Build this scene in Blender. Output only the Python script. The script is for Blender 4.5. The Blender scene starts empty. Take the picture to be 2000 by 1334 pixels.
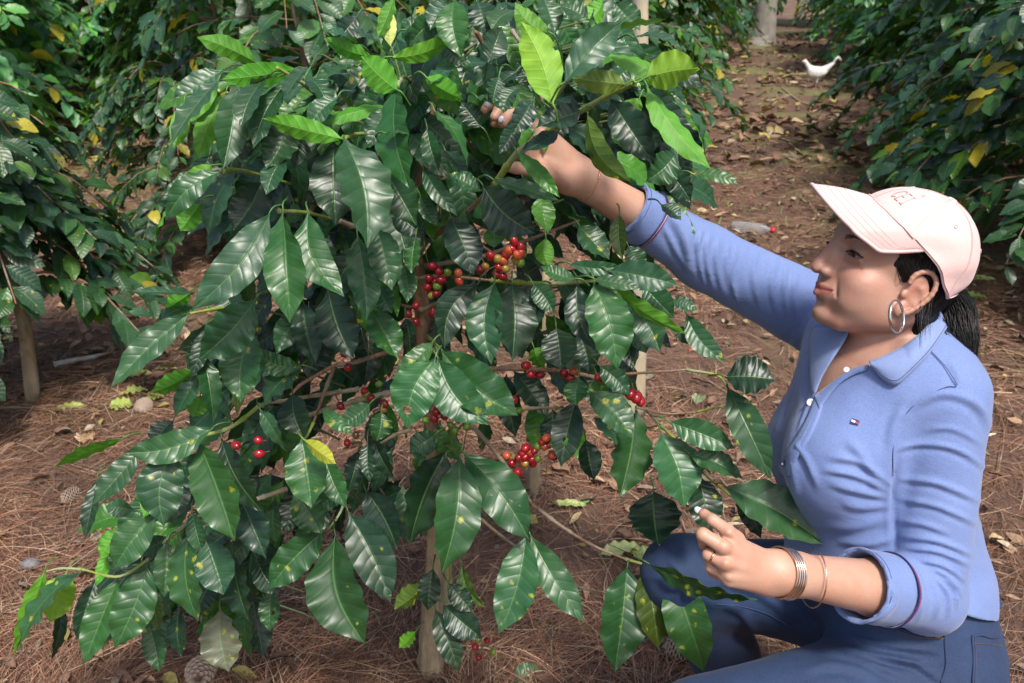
import bpy, math, random
import numpy as np
from mathutils import Vector, Matrix
sc = bpy.context.scene
R = math.radians
# ---------------------------------------------------------------- camera, sky, sun
PITCH = R(25.0); CAMH = 1.5; FPX = 1667.0
cam_d = bpy.data.cameras.new("camera"); cam = bpy.data.objects.new("camera", cam_d)
sc.collection.objects.link(cam); sc.camera = cam
cam.location = (0, 0, CAMH); cam.rotation_euler = (R(90) - PITCH, 0, 0)
cam_d.sensor_width = 36.0; cam_d.lens = FPX * 36.0 / 2000.0
cam_d.clip_start = 0.05; cam_d.clip_end = 400
cam_d.dof.use_dof = True; cam_d.dof.focus_distance = 1.28; cam_d.dof.aperture_fstop = 9.0
SUN_EL, SUN_AZ = R(60), R(160)      # azimuth measured from +Y towards +X
w = bpy.data.worlds.new("World"); sc.world = w; w.use_nodes = True
nt = w.node_tree; bg = nt.nodes['Background']; sky = nt.nodes.new('ShaderNodeTexSky')
sky.sky_type = 'NISHITA'; sky.sun_disc = False; sky.sun_elevation = SUN_EL; sky.sun_rotation = SUN_AZ
sky.air_density = 1.0; sky.dust_density = 4.0; sky.ozone_density = 0.6
nt.links.new(sky.outputs[0], bg.inputs[0]); bg.inputs[1].default_value = 0.125
sl = bpy.data.lights.new("sun", 'SUN'); sl.energy = 3.0; sl.angle = R(10); sl.color = (1.0, 0.96, 0.88)
so = bpy.data.objects.new("sun", sl); sc.collection.objects.link(so)
sdir = Vector((math.cos(SUN_EL) * math.sin(SUN_AZ), math.cos(SUN_EL) * math.cos(SUN_AZ), math.sin(SUN_EL)))
so.rotation_euler = (-sdir).to_track_quat('-Z', 'Y').to_euler()
so.location = (0, 0, 8)
sc.view_settings.view_transform = 'Standard'; sc.view_settings.look = 'None'
sc.view_settings.exposure = 0.72; sc.view_settings.gamma = 1.0
sc.cycles.use_denoising = True
sc.cycles.max_bounces = 8; sc.cycles.transparent_max_bounces = 8

# ---------------------------------------------------------------- helpers
CR = np.array([1.0, 0, 0]); CF = np.array([0, math.cos(PITCH), -math.sin(PITCH)]); CU = np.array([0, math.sin(PITCH), math.cos(PITCH)])
C0 = np.array([0, 0, CAMH])
def U(px, py, d):
    """a point of the place seen at picture point (px, py), d metres in front of the lens plane"""
    return C0 + d * (CF + (px - 1000.0) / FPX * CR + (667.0 - py) / FPX * CU)
def G(px, py, z=0.0):
    v = (667.0 - py) / FPX
    return U(px, py, (CAMH - z) / (math.sin(PITCH) - v * math.cos(PITCH)))
def YD(py, Y):
    v = (667.0 - py) / FPX
    return Y / (math.cos(PITCH) + v * math.sin(PITCH))
def unit(v):
    v = np.asarray(v, float); return v / (np.linalg.norm(v) + 1e-12)
def mesh_obj(name, verts, faces, mat, parent=None, smooth=True, uv=None, col=None, colname='leafcol', loc=None):
    """faces: int array (n,4) or list of tuples"""
    me = bpy.data.meshes.new(name)
    verts = np.asarray(verts, dtype=np.float32)
    if isinstance(faces, np.ndarray):
        n, k = faces.shape
        me.vertices.add(len(verts)); me.vertices.foreach_set('co', verts.ravel())
        me.loops.add(n * k); me.loops.foreach_set('vertex_index', faces.astype(np.int32).ravel())
        me.polygons.add(n); me.polygons.foreach_set('loop_start', np.arange(0, n * k, k, dtype=np.int32))
        me.update(calc_edges=True); me.validate()
    else:
        me.from_pydata([tuple(v) for v in verts.tolist()], [], faces)
    if uv is not None:
        ul = me.uv_layers.new(name='UVMap'); li = np.empty(len(me.loops), dtype=np.int32)
        me.loops.foreach_get('vertex_index', li); ul.data.foreach_set('uv', np.asarray(uv, dtype=np.float32)[li].ravel())
    if col is not None:
        ca = me.color_attributes.new(colname, 'FLOAT_COLOR', 'POINT')
        ca.data.foreach_set('color', np.asarray(col, dtype=np.float32).ravel())
    if smooth: me.polygons.foreach_set('use_smooth', np.ones(len(me.polygons), dtype=bool))
    me.materials.append(mat)
    o = bpy.data.objects.new(name, me); sc.collection.objects.link(o)
    if parent is not None: o.parent = parent
    return o
def tag(o, label=None, cat=None, group=None, kind=None):
    if label: o['label'] = label
    if cat: o['category'] = cat
    if group: o['group'] = group
    if kind: o['kind'] = kind
    return o
def empty(name, loc=(0, 0, 0)):
    o = bpy.data.objects.new(name, None); sc.collection.objects.link(o); o.location = tuple(loc)
    o.empty_display_size = 0.05; return o
def setorigin(o, root):
    """child meshes are built in world coordinates: shift them under a moved empty"""
    o.parent = root; o.matrix_parent_inverse = Matrix.Translation(-Vector(root.location))
def spline(P, n):
    """Catmull-Rom through P, n points"""
    P = np.asarray(P, float)
    if len(P) < 3: t = np.linspace(0, 1, n)[:, None]; return P[0] * (1 - t) + P[-1] * t
    Q = np.vstack([2 * P[0] - P[1], P, 2 * P[-1] - P[-2]])
    u = np.linspace(0, len(P) - 1 - 1e-6, n); i = u.astype(int); t = (u - i)[:, None]
    a, b, c, d = Q[i], Q[i + 1], Q[i + 2], Q[i + 3]
    return 0.5 * (2 * b + (c - a) * t + (2 * a - 5 * b + 4 * c - d) * t ** 2 + (3 * b - a - 3 * c + d) * t ** 3)
def tube(P, r, k=8, n=None, jitter=0.0, rng=None, nodes=None, cap=True):
    """P points, r radius or list; returns verts, quad faces, u along"""
    P = np.asarray(P, float); r = np.atleast_1d(np.asarray(r, float))
    if n is None: n = max(2, 6 * (len(P) - 1) + 1) if len(P) > 2 else 2
    C = spline(P, n)
    rr = np.interp(np.linspace(0, 1, n), np.linspace(0, 1, len(r)), r) if len(r) > 1 else np.full(n, r[0])
    if nodes: # swollen nodes along a twig
        s = np.linspace(0, nodes, n); rr = rr * (1 + 0.35 * np.exp(-((s - np.round(s)) / 0.10) ** 2))
    T = np.gradient(C, axis=0); T /= np.linalg.norm(T, axis=1)[:, None] + 1e-12
    ref = np.array([0, 0, 1.0]) if abs(T[0][2]) < 0.9 else np.array([1.0, 0, 0])
    A = np.cross(T, ref); A /= np.linalg.norm(A, axis=1)[:, None] + 1e-12
    B = np.cross(T, A); th = np.arange(k) * 2 * math.pi / k
    J = 1.0 if jitter == 0 else 1 + jitter * (rng or np.random.default_rng(1)).standard_normal((n, k))[..., None]
    V = C[:, None, :] + (np.cos(th)[None, :, None] * A[:, None, :] + np.sin(th)[None, :, None] * B[:, None, :]) * rr[:, None, None] * J
    V = V.reshape(-1, 3); i = np.arange(n - 1)[:, None] * k; j = np.arange(k)[None, :]; j2 = (j + 1) % k
    F = np.stack([i + j, i + j2, i + k + j2, i + k + j], -1).reshape(-1, 4)
    if cap:
        c = len(V); V = np.vstack([V, C[0], C[-1]]); jj = np.arange(k); j2 = (jj + 1) % k
        F = np.vstack([F, np.stack([np.full(k, c), j2, jj, jj], -1)[:, [0, 1, 2, 2]], np.stack([np.full(k, c + 1), (n - 1) * k + jj, (n - 1) * k + j2, (n - 1) * k + j2], -1)])
        F2 = [tuple(dict.fromkeys(f)) for f in F.tolist()]
        return V, F2
    return V, [tuple(f) for f in F.tolist()]
def islands_filter(V, F, frac=.03):
    lab = np.arange(len(V))
    while True:
        m = lab[F].min(1); new = lab.copy()
        for i in range(F.shape[1]): np.minimum.at(new, F[:, i], m)
        new = new[new]; new = new[new]
        if (new == lab).all(): break
        lab = new
    u, inv, cnt = np.unique(lab, return_inverse=True, return_counts=True); keepv = cnt[inv] > frac * len(V)
    F = F[keepv[F].all(1)]; idx = np.cumsum(keepv) - 1; return V[keepv], idx[F]
class MB:
    """collects shapes for ONE mesh"""
    def __init__(s): s.v = []; s.f = []; s.n = 0
    def add(s, v, f):
        s.v.append(np.asarray(v, float)); s.f += [tuple(int(i) + s.n for i in q) for q in f]; s.n += len(v); return s
    def build(s, name, mat, parent=None, smooth=True, col=None):
        V = np.vstack(s.v)
        return mesh_obj(name, V, s.f, mat, parent, smooth, col=None if col is None else np.tile(col, (len(V), 1)))
def lathe(profile, k=20):
    V = []; n = len(profile)
    for r, z in profile:
        for j in range(k): a = 2 * math.pi * j / k; V.append((r * math.cos(a), r * math.sin(a), z))
    F = [(i * k + j, i * k + (j + 1) % k, (i + 1) * k + (j + 1) % k, (i + 1) * k + j) for i in range(n - 1) for j in range(k)]
    return np.array(V), F
def frame_from(z, x=None):
    z = unit(z); x = np.array([1.0, 0, 0]) if x is None else np.asarray(x, float)
    if abs(np.dot(unit(x), z)) > .95: x = np.array([0, 1.0, 0])
    x = unit(x - z * np.dot(x, z)); return np.stack([x, np.cross(z, x), z])   # rows are axes
# ---- value noise for displacing vertices
def hash3(i, j, k, seed=0):
    h = (i * 374761393 + j * 668265263 + k * 2147483647 + seed * 1274126177) & 0xffffffff
    h = ((h ^ (h >> 13)) * 1274126177) & 0xffffffff
    return ((h ^ (h >> 16)) & 0xffff) / 65535.0
def vnoise(P, scale=1.0, seed=0):
    Q = np.asarray(P) * scale; I = np.floor(Q).astype(np.int64); f = Q - I; f = f * f * (3 - 2 * f); r = 0
    for a in (0, 1):
        for b in (0, 1):
            for c in (0, 1):
                wgt = (f[:, 0] if a else 1 - f[:, 0]) * (f[:, 1] if b else 1 - f[:, 1]) * (f[:, 2] if c else 1 - f[:, 2])
                r = r + wgt * hash3(I[:, 0] + a, I[:, 1] + b, I[:, 2] + c, seed)
    return r * 2 - 1
# ---- materials
class NT:
    def __init__(s, name):
        s.m = bpy.data.materials.new(name); s.m.use_nodes = True; s.t = s.m.node_tree
        s.p = s.t.nodes['Principled BSDF']; s.out = s.t.nodes['Material Output']
    def n(s, typ, **kw):
        nd = s.t.nodes.new('ShaderNode' + typ)
        for k, v in kw.items():
            if k.startswith('i_'):
                key = k[2:]; key = int(key) if key.isdigit() else key.replace('_', ' ')
                if isinstance(v, bpy.types.NodeSocket): s.t.links.new(v, nd.inputs[key])
                else: nd.inputs[key].default_value = v
            else: setattr(nd, k, v)
        return nd
    def l(s, a, b): s.t.links.new(a, b)
    def noise(s, scale, detail=4, rough=.55, vec=None, dist=0):
        nd = s.n('TexNoise'); nd.inputs['Scale'].default_value = scale; nd.inputs['Detail'].default_value = detail
        nd.inputs['Roughness'].default_value = rough; nd.inputs['Distortion'].default_value = dist
        s.l(vec if vec is not None else s.coord(), nd.inputs['Vector']); return nd.outputs['Fac']
    def coord(s, which='Object'):
        return s.n('TexCoord').outputs[which]
    def ramp(s, fac, stops):
        nd = s.n('ValToRGB'); s.l(fac, nd.inputs[0]); e = nd.color_ramp.elements
        while len(e) < len(stops): e.new(.5)
        for i, (p, c) in enumerate(stops):
            e[i].position = p; e[i].color = (c[0], c[1], c[2], 1) if not isinstance(c, (int, float)) else (c, c, c, 1)
        return nd.outputs[0]
    def math(s, op, a, b=None, c=None, clamp=False):
        nd = s.n('Math', operation=op, use_clamp=clamp)
        for i, x in enumerate((a, b, c)):
            if x is None: continue
            if isinstance(x, (int, float)): nd.inputs[i].default_value = x
            else: s.l(x, nd.inputs[i])
        return nd.outputs[0]
    def mix(s, fac, a, b, blend='MIX'):
        nd = s.n('Mix', data_type='RGBA', blend_type=blend)
        for key, x in ((0, fac), (6, a), (7, b)):
            if isinstance(x, bpy.types.NodeSocket): s.l(x, nd.inputs[key])
            elif isinstance(x, (int, float)): nd.inputs[key].default_value = x
            else: nd.inputs[key].default_value = (x[0], x[1], x[2], 1)
        return nd.outputs[2]
    def bump(s, h, strength=.3, dist=.01, nrm=None):
        nd = s.n('Bump'); nd.inputs['Strength'].default_value = strength; nd.inputs['Distance'].default_value = dist
        s.l(h, nd.inputs['Height'])
        if nrm is not None: s.l(nrm, nd.inputs['Normal'])
        s.l(nd.outputs[0], s.p.inputs['Normal']); return nd.outputs[0]
    def base(s, c):
        if isinstance(c, bpy.types.NodeSocket): s.l(c, s.p.inputs['Base Color'])
        else: s.p.inputs['Base Color'].default_value = (c[0], c[1], c[2], 1)
    def set(s, **kw):
        for k, v in kw.items():
            key = k.replace('_', ' ')
            if isinstance(v, bpy.types.NodeSocket): s.l(v, s.p.inputs[key])
            else: s.p.inputs[key].default_value = v
def simple_mat(name, c1, c2=None, scale=40, rough=.6, bump=.2, dist=.002, metallic=0, detail=4):
    t = NT(name); nz = t.noise(scale, detail)
    t.base(t.mix(t.ramp(nz, [(.35, 0), (.65, 1)]), c1, c2 or tuple(x * .7 for x in c1)))
    t.set(Roughness=rough, Metallic=metallic)
    if bump: t.bump(nz, bump, dist)
    return t.m
def leaf_material():
    t = NT('leaf'); att = t.n('Attribute', attribute_name='leafcol'); col = att.outputs['Color']; spot = att.outputs['Alpha']
    uvn = t.coord('UV'); sep = t.n('SeparateXYZ', i_0=uvn); u, v = sep.outputs[0], sep.outputs[1]
    a = t.math('ABSOLUTE', t.math('SUBTRACT', v, .5))                       # 0 at midrib, .5 at edge
    mid = t.ramp(a, [(0.0, 1), (.012, .7), (.028, 0)])
    ph = t.math('FRACT', t.math('MULTIPLY', t.math('SUBTRACT', t.math('ADD', u, t.math('MULTIPLY', t.math('SUBTRACT', t.noise(22, 1), .5), .05)), t.math('MULTIPLY', a, .24)), 9.0))
    lat0 = t.math('ABSOLUTE', t.math('SUBTRACT', ph, .5))
    lat = t.ramp(lat0, [(0.0, 1), (.05, .5), (.11, 0)])
    swell = t.math('SUBTRACT', 1.0, t.math('POWER', t.math('SUBTRACT', 1.0, t.math('MULTIPLY', lat0, 2.0)), 2.2))
    obj = t.coord('Object')
    nz = t.noise(60, 5, .6); big = t.noise(9, 2)
    c = t.mix(t.ramp(nz, [(.3, 0), (.75, 1)]), col, t.mix(1.0, col, (.62, .70, .75), 'MULTIPLY'))
    c = t.mix(t.math('MULTIPLY', t.ramp(big, [(.45, 0), (.7, 1)]), .35), c, t.mix(1.0, col, (1.5, 1.25, .9), 'MULTIPLY'))
    c = t.mix(t.math('MULTIPLY', lat, .15), c, t.mix(1.0, col, (2.4, 1.9, 2.0), 'MULTIPLY'))
    c = t.mix(t.math('MULTIPLY', mid, .40), c, (.13, .26, .06))
    # rust spots: round yellow patches with brown cores, only on leaves that have them
    vo = t.n('TexVoronoi'); vo.inputs['Scale'].default_value = 62; t.l(obj, vo.inputs['Vector'])
    vo.inputs['Randomness'].default_value = 1.0
    d = t.math('ADD', vo.outputs['Distance'], t.math('ADD', t.math('MULTIPLY', t.math('SUBTRACT', t.noise(170, 3), .5), .7), t.math('MULTIPLY', t.n('SeparateColor', i_0=vo.outputs['Color']).outputs[1], .32)))
    pick = t.n('SeparateColor', i_0=vo.outputs['Color']).outputs[0]
    pn = t.math('ADD', pick, t.math('MULTIPLY', t.math('SUBTRACT', t.noise(19, 3), .5), 1.9))
    sel = t.math('GREATER_THAN', t.math('ADD', pn, t.math('MULTIPLY', spot, .55)), 1.06)
    sm = t.math('MULTIPLY', t.math('MULTIPLY', t.ramp(d, [(.18, 1), (.46, 0)]), sel), t.math('GREATER_THAN', spot, .02))
    c = t.mix(t.math('MULTIPLY', sm, .85), c, (.36, .36, .03))
    core = t.math('MULTIPLY', t.math('MULTIPLY', t.ramp(d, [(.05, 1), (.13, 0)]), sel), t.math('GREATER_THAN', pick, .75))
    c = t.mix(t.math('MULTIPLY', core, t.math('GREATER_THAN', spot, .3)), c, (.22, .10, .03))
    # chewed, dusty marks on older leaves
    dust = t.math('MULTIPLY', t.ramp(t.noise(24, 6, .7), [(.55, 0), (.75, 1)]), .08)
    c = t.mix(dust, c, (.30, .30, .22))
    geo = t.n('NewGeometry'); back = geo.outputs['Backfacing']
    cb = t.mix(1.0, c, (1.7, 1.55, 1.15), 'MULTIPLY')
    cc = t.mix(back, c, cb); t.base(cc)
    ro = t.math('ADD', t.math('MULTIPLY', back, .22), t.math('MULTIPLY_ADD', nz, .22, .27))
    t.set(Roughness=ro); t.p.inputs['IOR'].default_value = 1.5
    hgt = t.math('ADD', t.math('MULTIPLY', swell, 1.0), t.math('ADD', t.math('MULTIPLY', mid, -.8), t.math('MULTIPLY', nz, .22)))
    t.bump(hgt, .34, .0018)
    tr = t.n('BsdfTranslucent'); t.l(t.mix(1.0, cc, (2.3, 2.5, .8), 'MULTIPLY'), tr.inputs['Color'])
    mx = t.n('MixShader'); mx.inputs[0].default_value = .17
    t.l(t.p.outputs[0], mx.inputs[1]); t.l(tr.outputs[0], mx.inputs[2]); t.l(mx.outputs[0], t.out.inputs['Surface'])
    return t.m
M_LEAF = leaf_material()
def bark(name, c1, c2, scale=60):
    t = NT(name); mp = t.n('Mapping'); t.l(t.coord(), mp.inputs[0]); mp.inputs['Scale'].default_value = (1, 1, .22)
    a = t.noise(scale, 6, .65, mp.outputs[0]); b = t.noise(11, 3)
    c = t.mix(t.ramp(a, [(.3, 0), (.7, 1)]), c1, c2)
    c = t.mix(t.ramp(b, [(.5, 0), (.62, .55)]), c, (.30, .29, .24))
    c = t.mix(t.ramp(t.noise(35, 4), [(.66, 0), (.70, .7)]), c, (.09, .13, .05))
    t.base(c); t.set(Roughness=.85); t.bump(a, .7, .004); return t.m
M_BARK = bark('bark_brown', (.26, .16, .10), (.10, .06, .04))
M_BARKT = bark('bark_tan', (.34, .27, .17), (.16, .12, .075))
M_POLE = bark('bark_pale', (.50, .43, .30), (.34, .28, .18), 30)
M_TWIG = bark('twig_brown', (.30, .17, .10), (.12, .065, .04), 160)
M_TWIGG = bark('twig_green', (.26, .30, .05), (.13, .20, .03), 90)
QUICK = False
# ================================================================ SDF sculpting kit
class Prim:
    def __init__(s, f, c, rad, op='u', k=.01): s.f = f; s.c = np.asarray(c, float); s.rad = rad; s.op = op; s.k = k
def capsule(a, b, ra, rb=None, k=.01, op='u', flat=None):
    a = np.asarray(a, float); b = np.asarray(b, float); rb = ra if rb is None else rb; ab = b - a; L2 = np.dot(ab, ab) + 1e-12
    if flat is not None: fa, fs = unit(flat[0]), flat[1]
    def f(p):
        q = p - a; t = np.clip(q @ ab / L2, 0, 1); e = q - t[:, None] * ab
        if flat is not None: e = e + np.outer(e @ fa, fa) * (1 / fs - 1)
        d = np.sqrt((e * e).sum(1)) - (ra + (rb - ra) * t)
        return d * (fs if flat is not None and fs < 1 else 1) if flat is not None else d
    return Prim(f, (a + b) / 2, math.sqrt(L2) / 2 + max(ra, rb) * (max(1, flat[1]) if flat else 1), op, k)
def ellipsoid(c, r, ax=None, k=.01, op='u'):
    c = np.asarray(c, float); r = np.asarray(r, float); A = np.eye(3) if ax is None else np.asarray(ax, float)
    def f(p):
        q = (p - c) @ A.T; k0 = np.sqrt(((q / r) ** 2).sum(1)); k1 = np.sqrt(((q / (r * r)) ** 2).sum(1)) + 1e-9
        return k0 * (k0 - 1) / k1
    return Prim(f, c, r.max(), op, k)
def field(prims, p, cull=None):
    d = np.full(len(p), .08)
    for q in prims:
        if cull is not None:
            cc, cr = cull
            if np.linalg.norm(q.c - cc) > cr + q.rad + max(q.k, .004) * 1.5 + .004: continue
        e = q.f(p); k = q.k
        if q.op == 'u':
            h = np.clip(.5 + .5 * (d - e) / k, 0, 1); d = d * (1 - h) + e * h - k * h * (1 - h)
        else:
            h = np.clip(.5 - .5 * (d + e) / k, 0, 1); d = d * (1 - h) - e * h + k * h * (1 - h)
    return d
def polygonise(prims, lo, hi, h, post=None, B=16):
    """surface nets over the blocks near the surface"""
    lo = np.asarray(lo, float); hi = np.asarray(hi, float); nb = np.ceil((hi - lo) / (h * B)).astype(int)
    gi = np.stack(np.meshgrid(*[np.arange(n) for n in nb], indexing='ij'), -1).reshape(-1, 3)
    cen = lo + (gi + .5) * B * h; half = B * h * math.sqrt(3) / 2
    fc = np.empty(len(cen))
    for i in range(0, len(cen), 20000): fc[i:i + 20000] = field(prims, cen[i:i + 20000])
    act = gi[np.abs(fc) < half * 1.25 + 2 * h]
    r = np.arange(-1, B + 1); loc = np.stack(np.meshgrid(r, r, r, indexing='ij'), -1)
    N = nb * B + 4; NX, NY, NZ = int(N[0]), int(N[1]), int(N[2])
    cid = lambda I: ((I[..., 0] + 1) * NY + (I[..., 1] + 1)) * NZ + (I[..., 2] + 1)
    ids = []; pos = []; quads = []; n = B + 2
    corners = np.array([(a, b, c) for a in (0, 1) for b in (0, 1) for c in (0, 1)])
    edges = [(i, j) for i in range(8) for j in range(i + 1, 8) if abs(corners[i] - corners[j]).sum() == 1]
    for g in act:
        I = loc + g * B; P = lo + I.reshape(-1, 3) * h
        cc = lo + (g + .5) * B * h
        D = field(prims, P, (cc, half + 2 * h))
        if post is not None: D = post(P, D)
        D = D.reshape(n, n, n); s = D < 0
        if s.all() or not s.any(): continue
        m = n - 1
        S = [s[c[0]:c[0] + m, c[1]:c[1] + m, c[2]:c[2] + m] for c in corners]
        tot = sum(x.astype(np.int8) for x in S); mask = (tot > 0) & (tot < 8)
        idx = np.argwhere(mask)
        if len(idx) == 0: continue
        Dv = np.stack([D[idx[:, 0] + c[0], idx[:, 1] + c[1], idx[:, 2] + c[2]] for c in corners], 1)
        acc = np.zeros((len(idx), 3)); cnt = np.zeros(len(idx))
        for i, j in edges:
            cr = (Dv[:, i] < 0) != (Dv[:, j] < 0); t = Dv[:, i] / (Dv[:, i] - Dv[:, j] + 1e-20)
            acc += np.where(cr[:, None], corners[i] + np.clip(t, 0, 1)[:, None] * (corners[j] - corners[i]), 0); cnt += cr
        Ic = idx - 1 + g * B; ids.append(cid(Ic)); pos.append(lo + (Ic + acc / cnt[:, None]) * h)
        for ax in range(3):
            e = [0, 0, 0]; e[ax] = 1
            s0 = s[1:1 + B, 1:1 + B, 1:1 + B]; s1 = s[1 + e[0]:1 + B + e[0], 1 + e[1]:1 + B + e[1], 1 + e[2]:1 + B + e[2]]
            w = np.argwhere(s0 != s1)
            if len(w) == 0: continue
            flip = s0[w[:, 0], w[:, 1], w[:, 2]]; Iw = w + g * B
            u = np.zeros(3, int); v = np.zeros(3, int); u[(ax + 1) % 3] = 1; v[(ax + 2) % 3] = 1
            q = np.stack([cid(Iw - u - v), cid(Iw - v), cid(Iw), cid(Iw - u)], 1)
            q[~flip] = q[~flip][:, ::-1]; quads.append(q)
    ids = np.concatenate(ids); pos = np.concatenate(pos); quads = np.concatenate(quads)
    uid, first = np.unique(ids, return_index=True); V = pos[first]
    k = np.searchsorted(uid, quads); k = np.clip(k, 0, len(uid) - 1); ok = (uid[k] == quads).all(1)
    return islands_filter(V, k[ok])
def vnormals(V, F):
    n = np.cross(V[F[:, 2]] - V[F[:, 0]], V[F[:, 3]] - V[F[:, 1]]); N = np.zeros_like(V)
    for i in range(4): np.add.at(N, F[:, i], n)
    return N / (np.linalg.norm(N, axis=1)[:, None] + 1e-12)
def relax(V, F, it=1, lam=.5):
    for _ in range(it):
        A = np.zeros_like(V); c = np.zeros(len(V))
        for i in range(4):
            for j in (1, 3): np.add.at(A, F[:, i], V[F[:, (i + j) % 4]]); np.add.at(c, F[:, i], 1)
        V = V * (1 - lam) + lam * A / np.maximum(c, 1)[:, None]
    return V

# ================================================================ the person
# joints, from where they stand in the picture and how far away they are
HC = U(1732, 544, 1.235)                       # head centre, between the ears
YAW, TILT, ROLL = R(8), R(14), R(17)
_f = -CR * math.cos(TILT) * math.cos(YAW) + CU * math.sin(TILT) - CF * math.cos(TILT) * math.sin(YAW); _f = unit(_f)
_u = CU * math.cos(ROLL) - CF * math.sin(ROLL); _u = unit(_u - _f * np.dot(_u, _f)); _l = np.cross(_u, _f)
HM = np.stack([_f, _l, _u])                   # rows: forward, left, up of the head
HS = .985 * .01
def H(x, y, z): return HC + HS * (x * _f + y * _l + z * _u)
def Hl(P): return ((P - HC) @ HM.T) / HS
def hell(x, y, z, rx, ry, rz, k=.6, op='u', tilt=0, yawr=0):
    A = HM.copy()
    if tilt: c, s = math.cos(tilt), math.sin(tilt); A = np.stack([c * HM[0] + s * HM[2], HM[1], -s * HM[0] + c * HM[2]])
    if yawr: c, s = math.cos(yawr), math.sin(yawr); A = np.stack([c * A[0] + s * A[1], -s * A[0] + c * A[1], A[2]])
    return ellipsoid(H(x, y, z), np.array([rx, ry, rz]) * HS, A, k * HS, op)
def hcap(a, b, ra, rb=None, k=.5, op='u'):
    return capsule(H(*a), H(*b), ra * HS, (ra if rb is None else rb) * HS, k * HS, op)
SHL = U(1838, 775, 1.22); SHR = U(1610, 625, 1.50)      # shoulders: her left (near), her right (far)
ELL = U(1814, 1166, 1.24); WRL = U(1520, 1116, 1.11)
ELR = U(1375, 500, 1.46); WRR = U(1130, 345, 1.34)
MIDS = (SHL + SHR) / 2
NB = U(1768, 712, 1.34)                                   # base of neck
HIPL = np.array([.67, .98, .46]); HIPR = np.array([.67, 1.19, .46])
KNL = U(1375, 1440, 1.22); KNR = U(1325, 1120, 1.50)

def head_prims():
    P = [hell(-.9, 0, 4.0, 9.3, 7.3, 8.0, k=.5), hell(2.9, 0, -1.2, 6.0, 5.7, 7.4, k=1.5), hell(3.2, 0, 4.8, 6.1, 6.2, 5.2, k=1.5)]
    for s in (1, -1):
        P += [hell(5.1, s * 3.9, -1.4, 2.9, 2.5, 2.3, k=1.6), hell(4.5, s * 3.35, -4.0, 3.4, 2.5, 2.8, k=1.7),
              hcap((-.8, s * 5.1, -4.3), (5.6, s * 2.3, -7.4), 1.35, 1.45, k=1.8), hell(1.0, s * 4.25, -3.3, 4.4, 2.15, 3.3, k=1.7)]
    P += [hell(7.1, 0, -7.3, 1.75, 2.1, 1.6, k=1.4), hell(3.9, 0, -7.2, 3.6, 3.2, 1.6, k=1.3)]
    for s in (1, -1):
        P += [hcap((8.6, s * 1.3, 4.4), (6.8, s * 4.7, 4.5), .7, .65, k=1.1)]
        P += [hell(9.1, s * 3.4, 2.85, 1.3, 1.7, .95, k=1.2, op='s')]
        P += [hell(7.0, s * 3.25, 2.85, 1.35, 1.8, 1.15, k=.45)]                       # lids over the eyeball
        P += [hcap((8.15, s * 2.3, 3.62), (7.25, s * 4.85, 3.2), .2, .14, k=.3)]           # fold above the upper lid
        P += [hcap((8.05, s * 2.4, 1.55), (7.2, s * 4.6, 1.6), .22, .15, k=.7)]           # soft bag below
    P += [hcap((8.95, 0, 3.9), (10.7, 0, -.1), .72, .72, k=1.2), hell(10.7, 0, -1.1, .98, 1.0, .88, k=.9)]
    for s in (1, -1):
        P += [hell(9.1, s * .8, 1.0, 1.2, .95, 1.9, k=.7)]
        P += [hell(9.65, s * 1.25, -1.2, 1.1, .76, .76, k=.5), hell(10.2, s * .62, -1.9, .55, .30, .42, k=.25, op='s'),
              hcap((9.15, s * 2.3, -1.3), (8.05, s * 3.35, -3.9), .30, .24, k=.5, op='s'), hcap((8.2, s * 2.7, .55), (6.9, s * 4.7, .75), .14, .10, k=.4, op='s')]
    P += [hell(7.5, 0, -3.9, 2.1, 2.6, 2.1, k=1.3)]
    for s in (1, -1):
        P += [hcap((9.45, s * .45, -3.35), (8.05, s * 2.6, -3.60), .42, .18, k=.4), hcap((9.30, s * .2, -4.62), (8.05, s * 2.4, -3.75), .54, .20, k=.4)]
    P += [hell(9.7, 0, -2.5, .5, .28, .7, k=.4, op='s')]
    for s in (1, -1):
        P += [hcap((10.4, s * .3, -3.98), (8.3, s * 2.7, -3.58), .12, .09, k=.15, op='s')]
    P += [hell(9.2, 0, -5.75, .6, 1.5, .42, k=.7, op='s')]
    # slit between the lids: she looks down, so it is narrow
    for s in (1, -1): P += [hell(8.2, s * 3.45, 2.34, 1.1, 1.6, .42, k=.12, op='s', yawr=-s * .30)]
    for s in (1, -1):                                                                   # ears
        P += [hell(-.8, s * 7.05, -.4, 1.75, .62, 3.0, k=.5, tilt=-.22, yawr=-s * .3), hell(.3, s * 7.0, -3.0, .95, .48, 1.15, k=.45)]
        ring = spline([(.3, .9, 0), (.1, 2.0, 0), (-.8, 2.85, 0), (-1.9, 2.95, 0), (-2.8, 2.1, 0), (-3.0, .7, 0), (-2.6, -.7, 0), (-1.9, -1.9, 0), (-1.1, -2.9, 0), (-.5, -3.4, 0)], 16)[:, :2].tolist()
        for (x0, z0), (x1, z1) in zip(ring[:-1], ring[1:]):
            P += [hcap((x0 + .5, s * (7.55 - .25 * (x0 + .2)), z0), (x1 + .5, s * (7.55 - .25 * (x1 + .2)), z1), .34, .34, k=.22)]
        P += [hell(-.55, s * 7.95, -.6, .85, .62, 1.25, k=.3, op='s', tilt=-.2), hell(-.8, s * 8.0, 1.2, .55, .45, .65, k=.25, op='s')]
        P += [hell(.80, s * 7.0, -.9, .42, .34, .55, k=.35)]
    return P
def frame_arm(a, b):
    z = unit(b - a); return frame_from(z, -CF)
SK_HAND = {}
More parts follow.
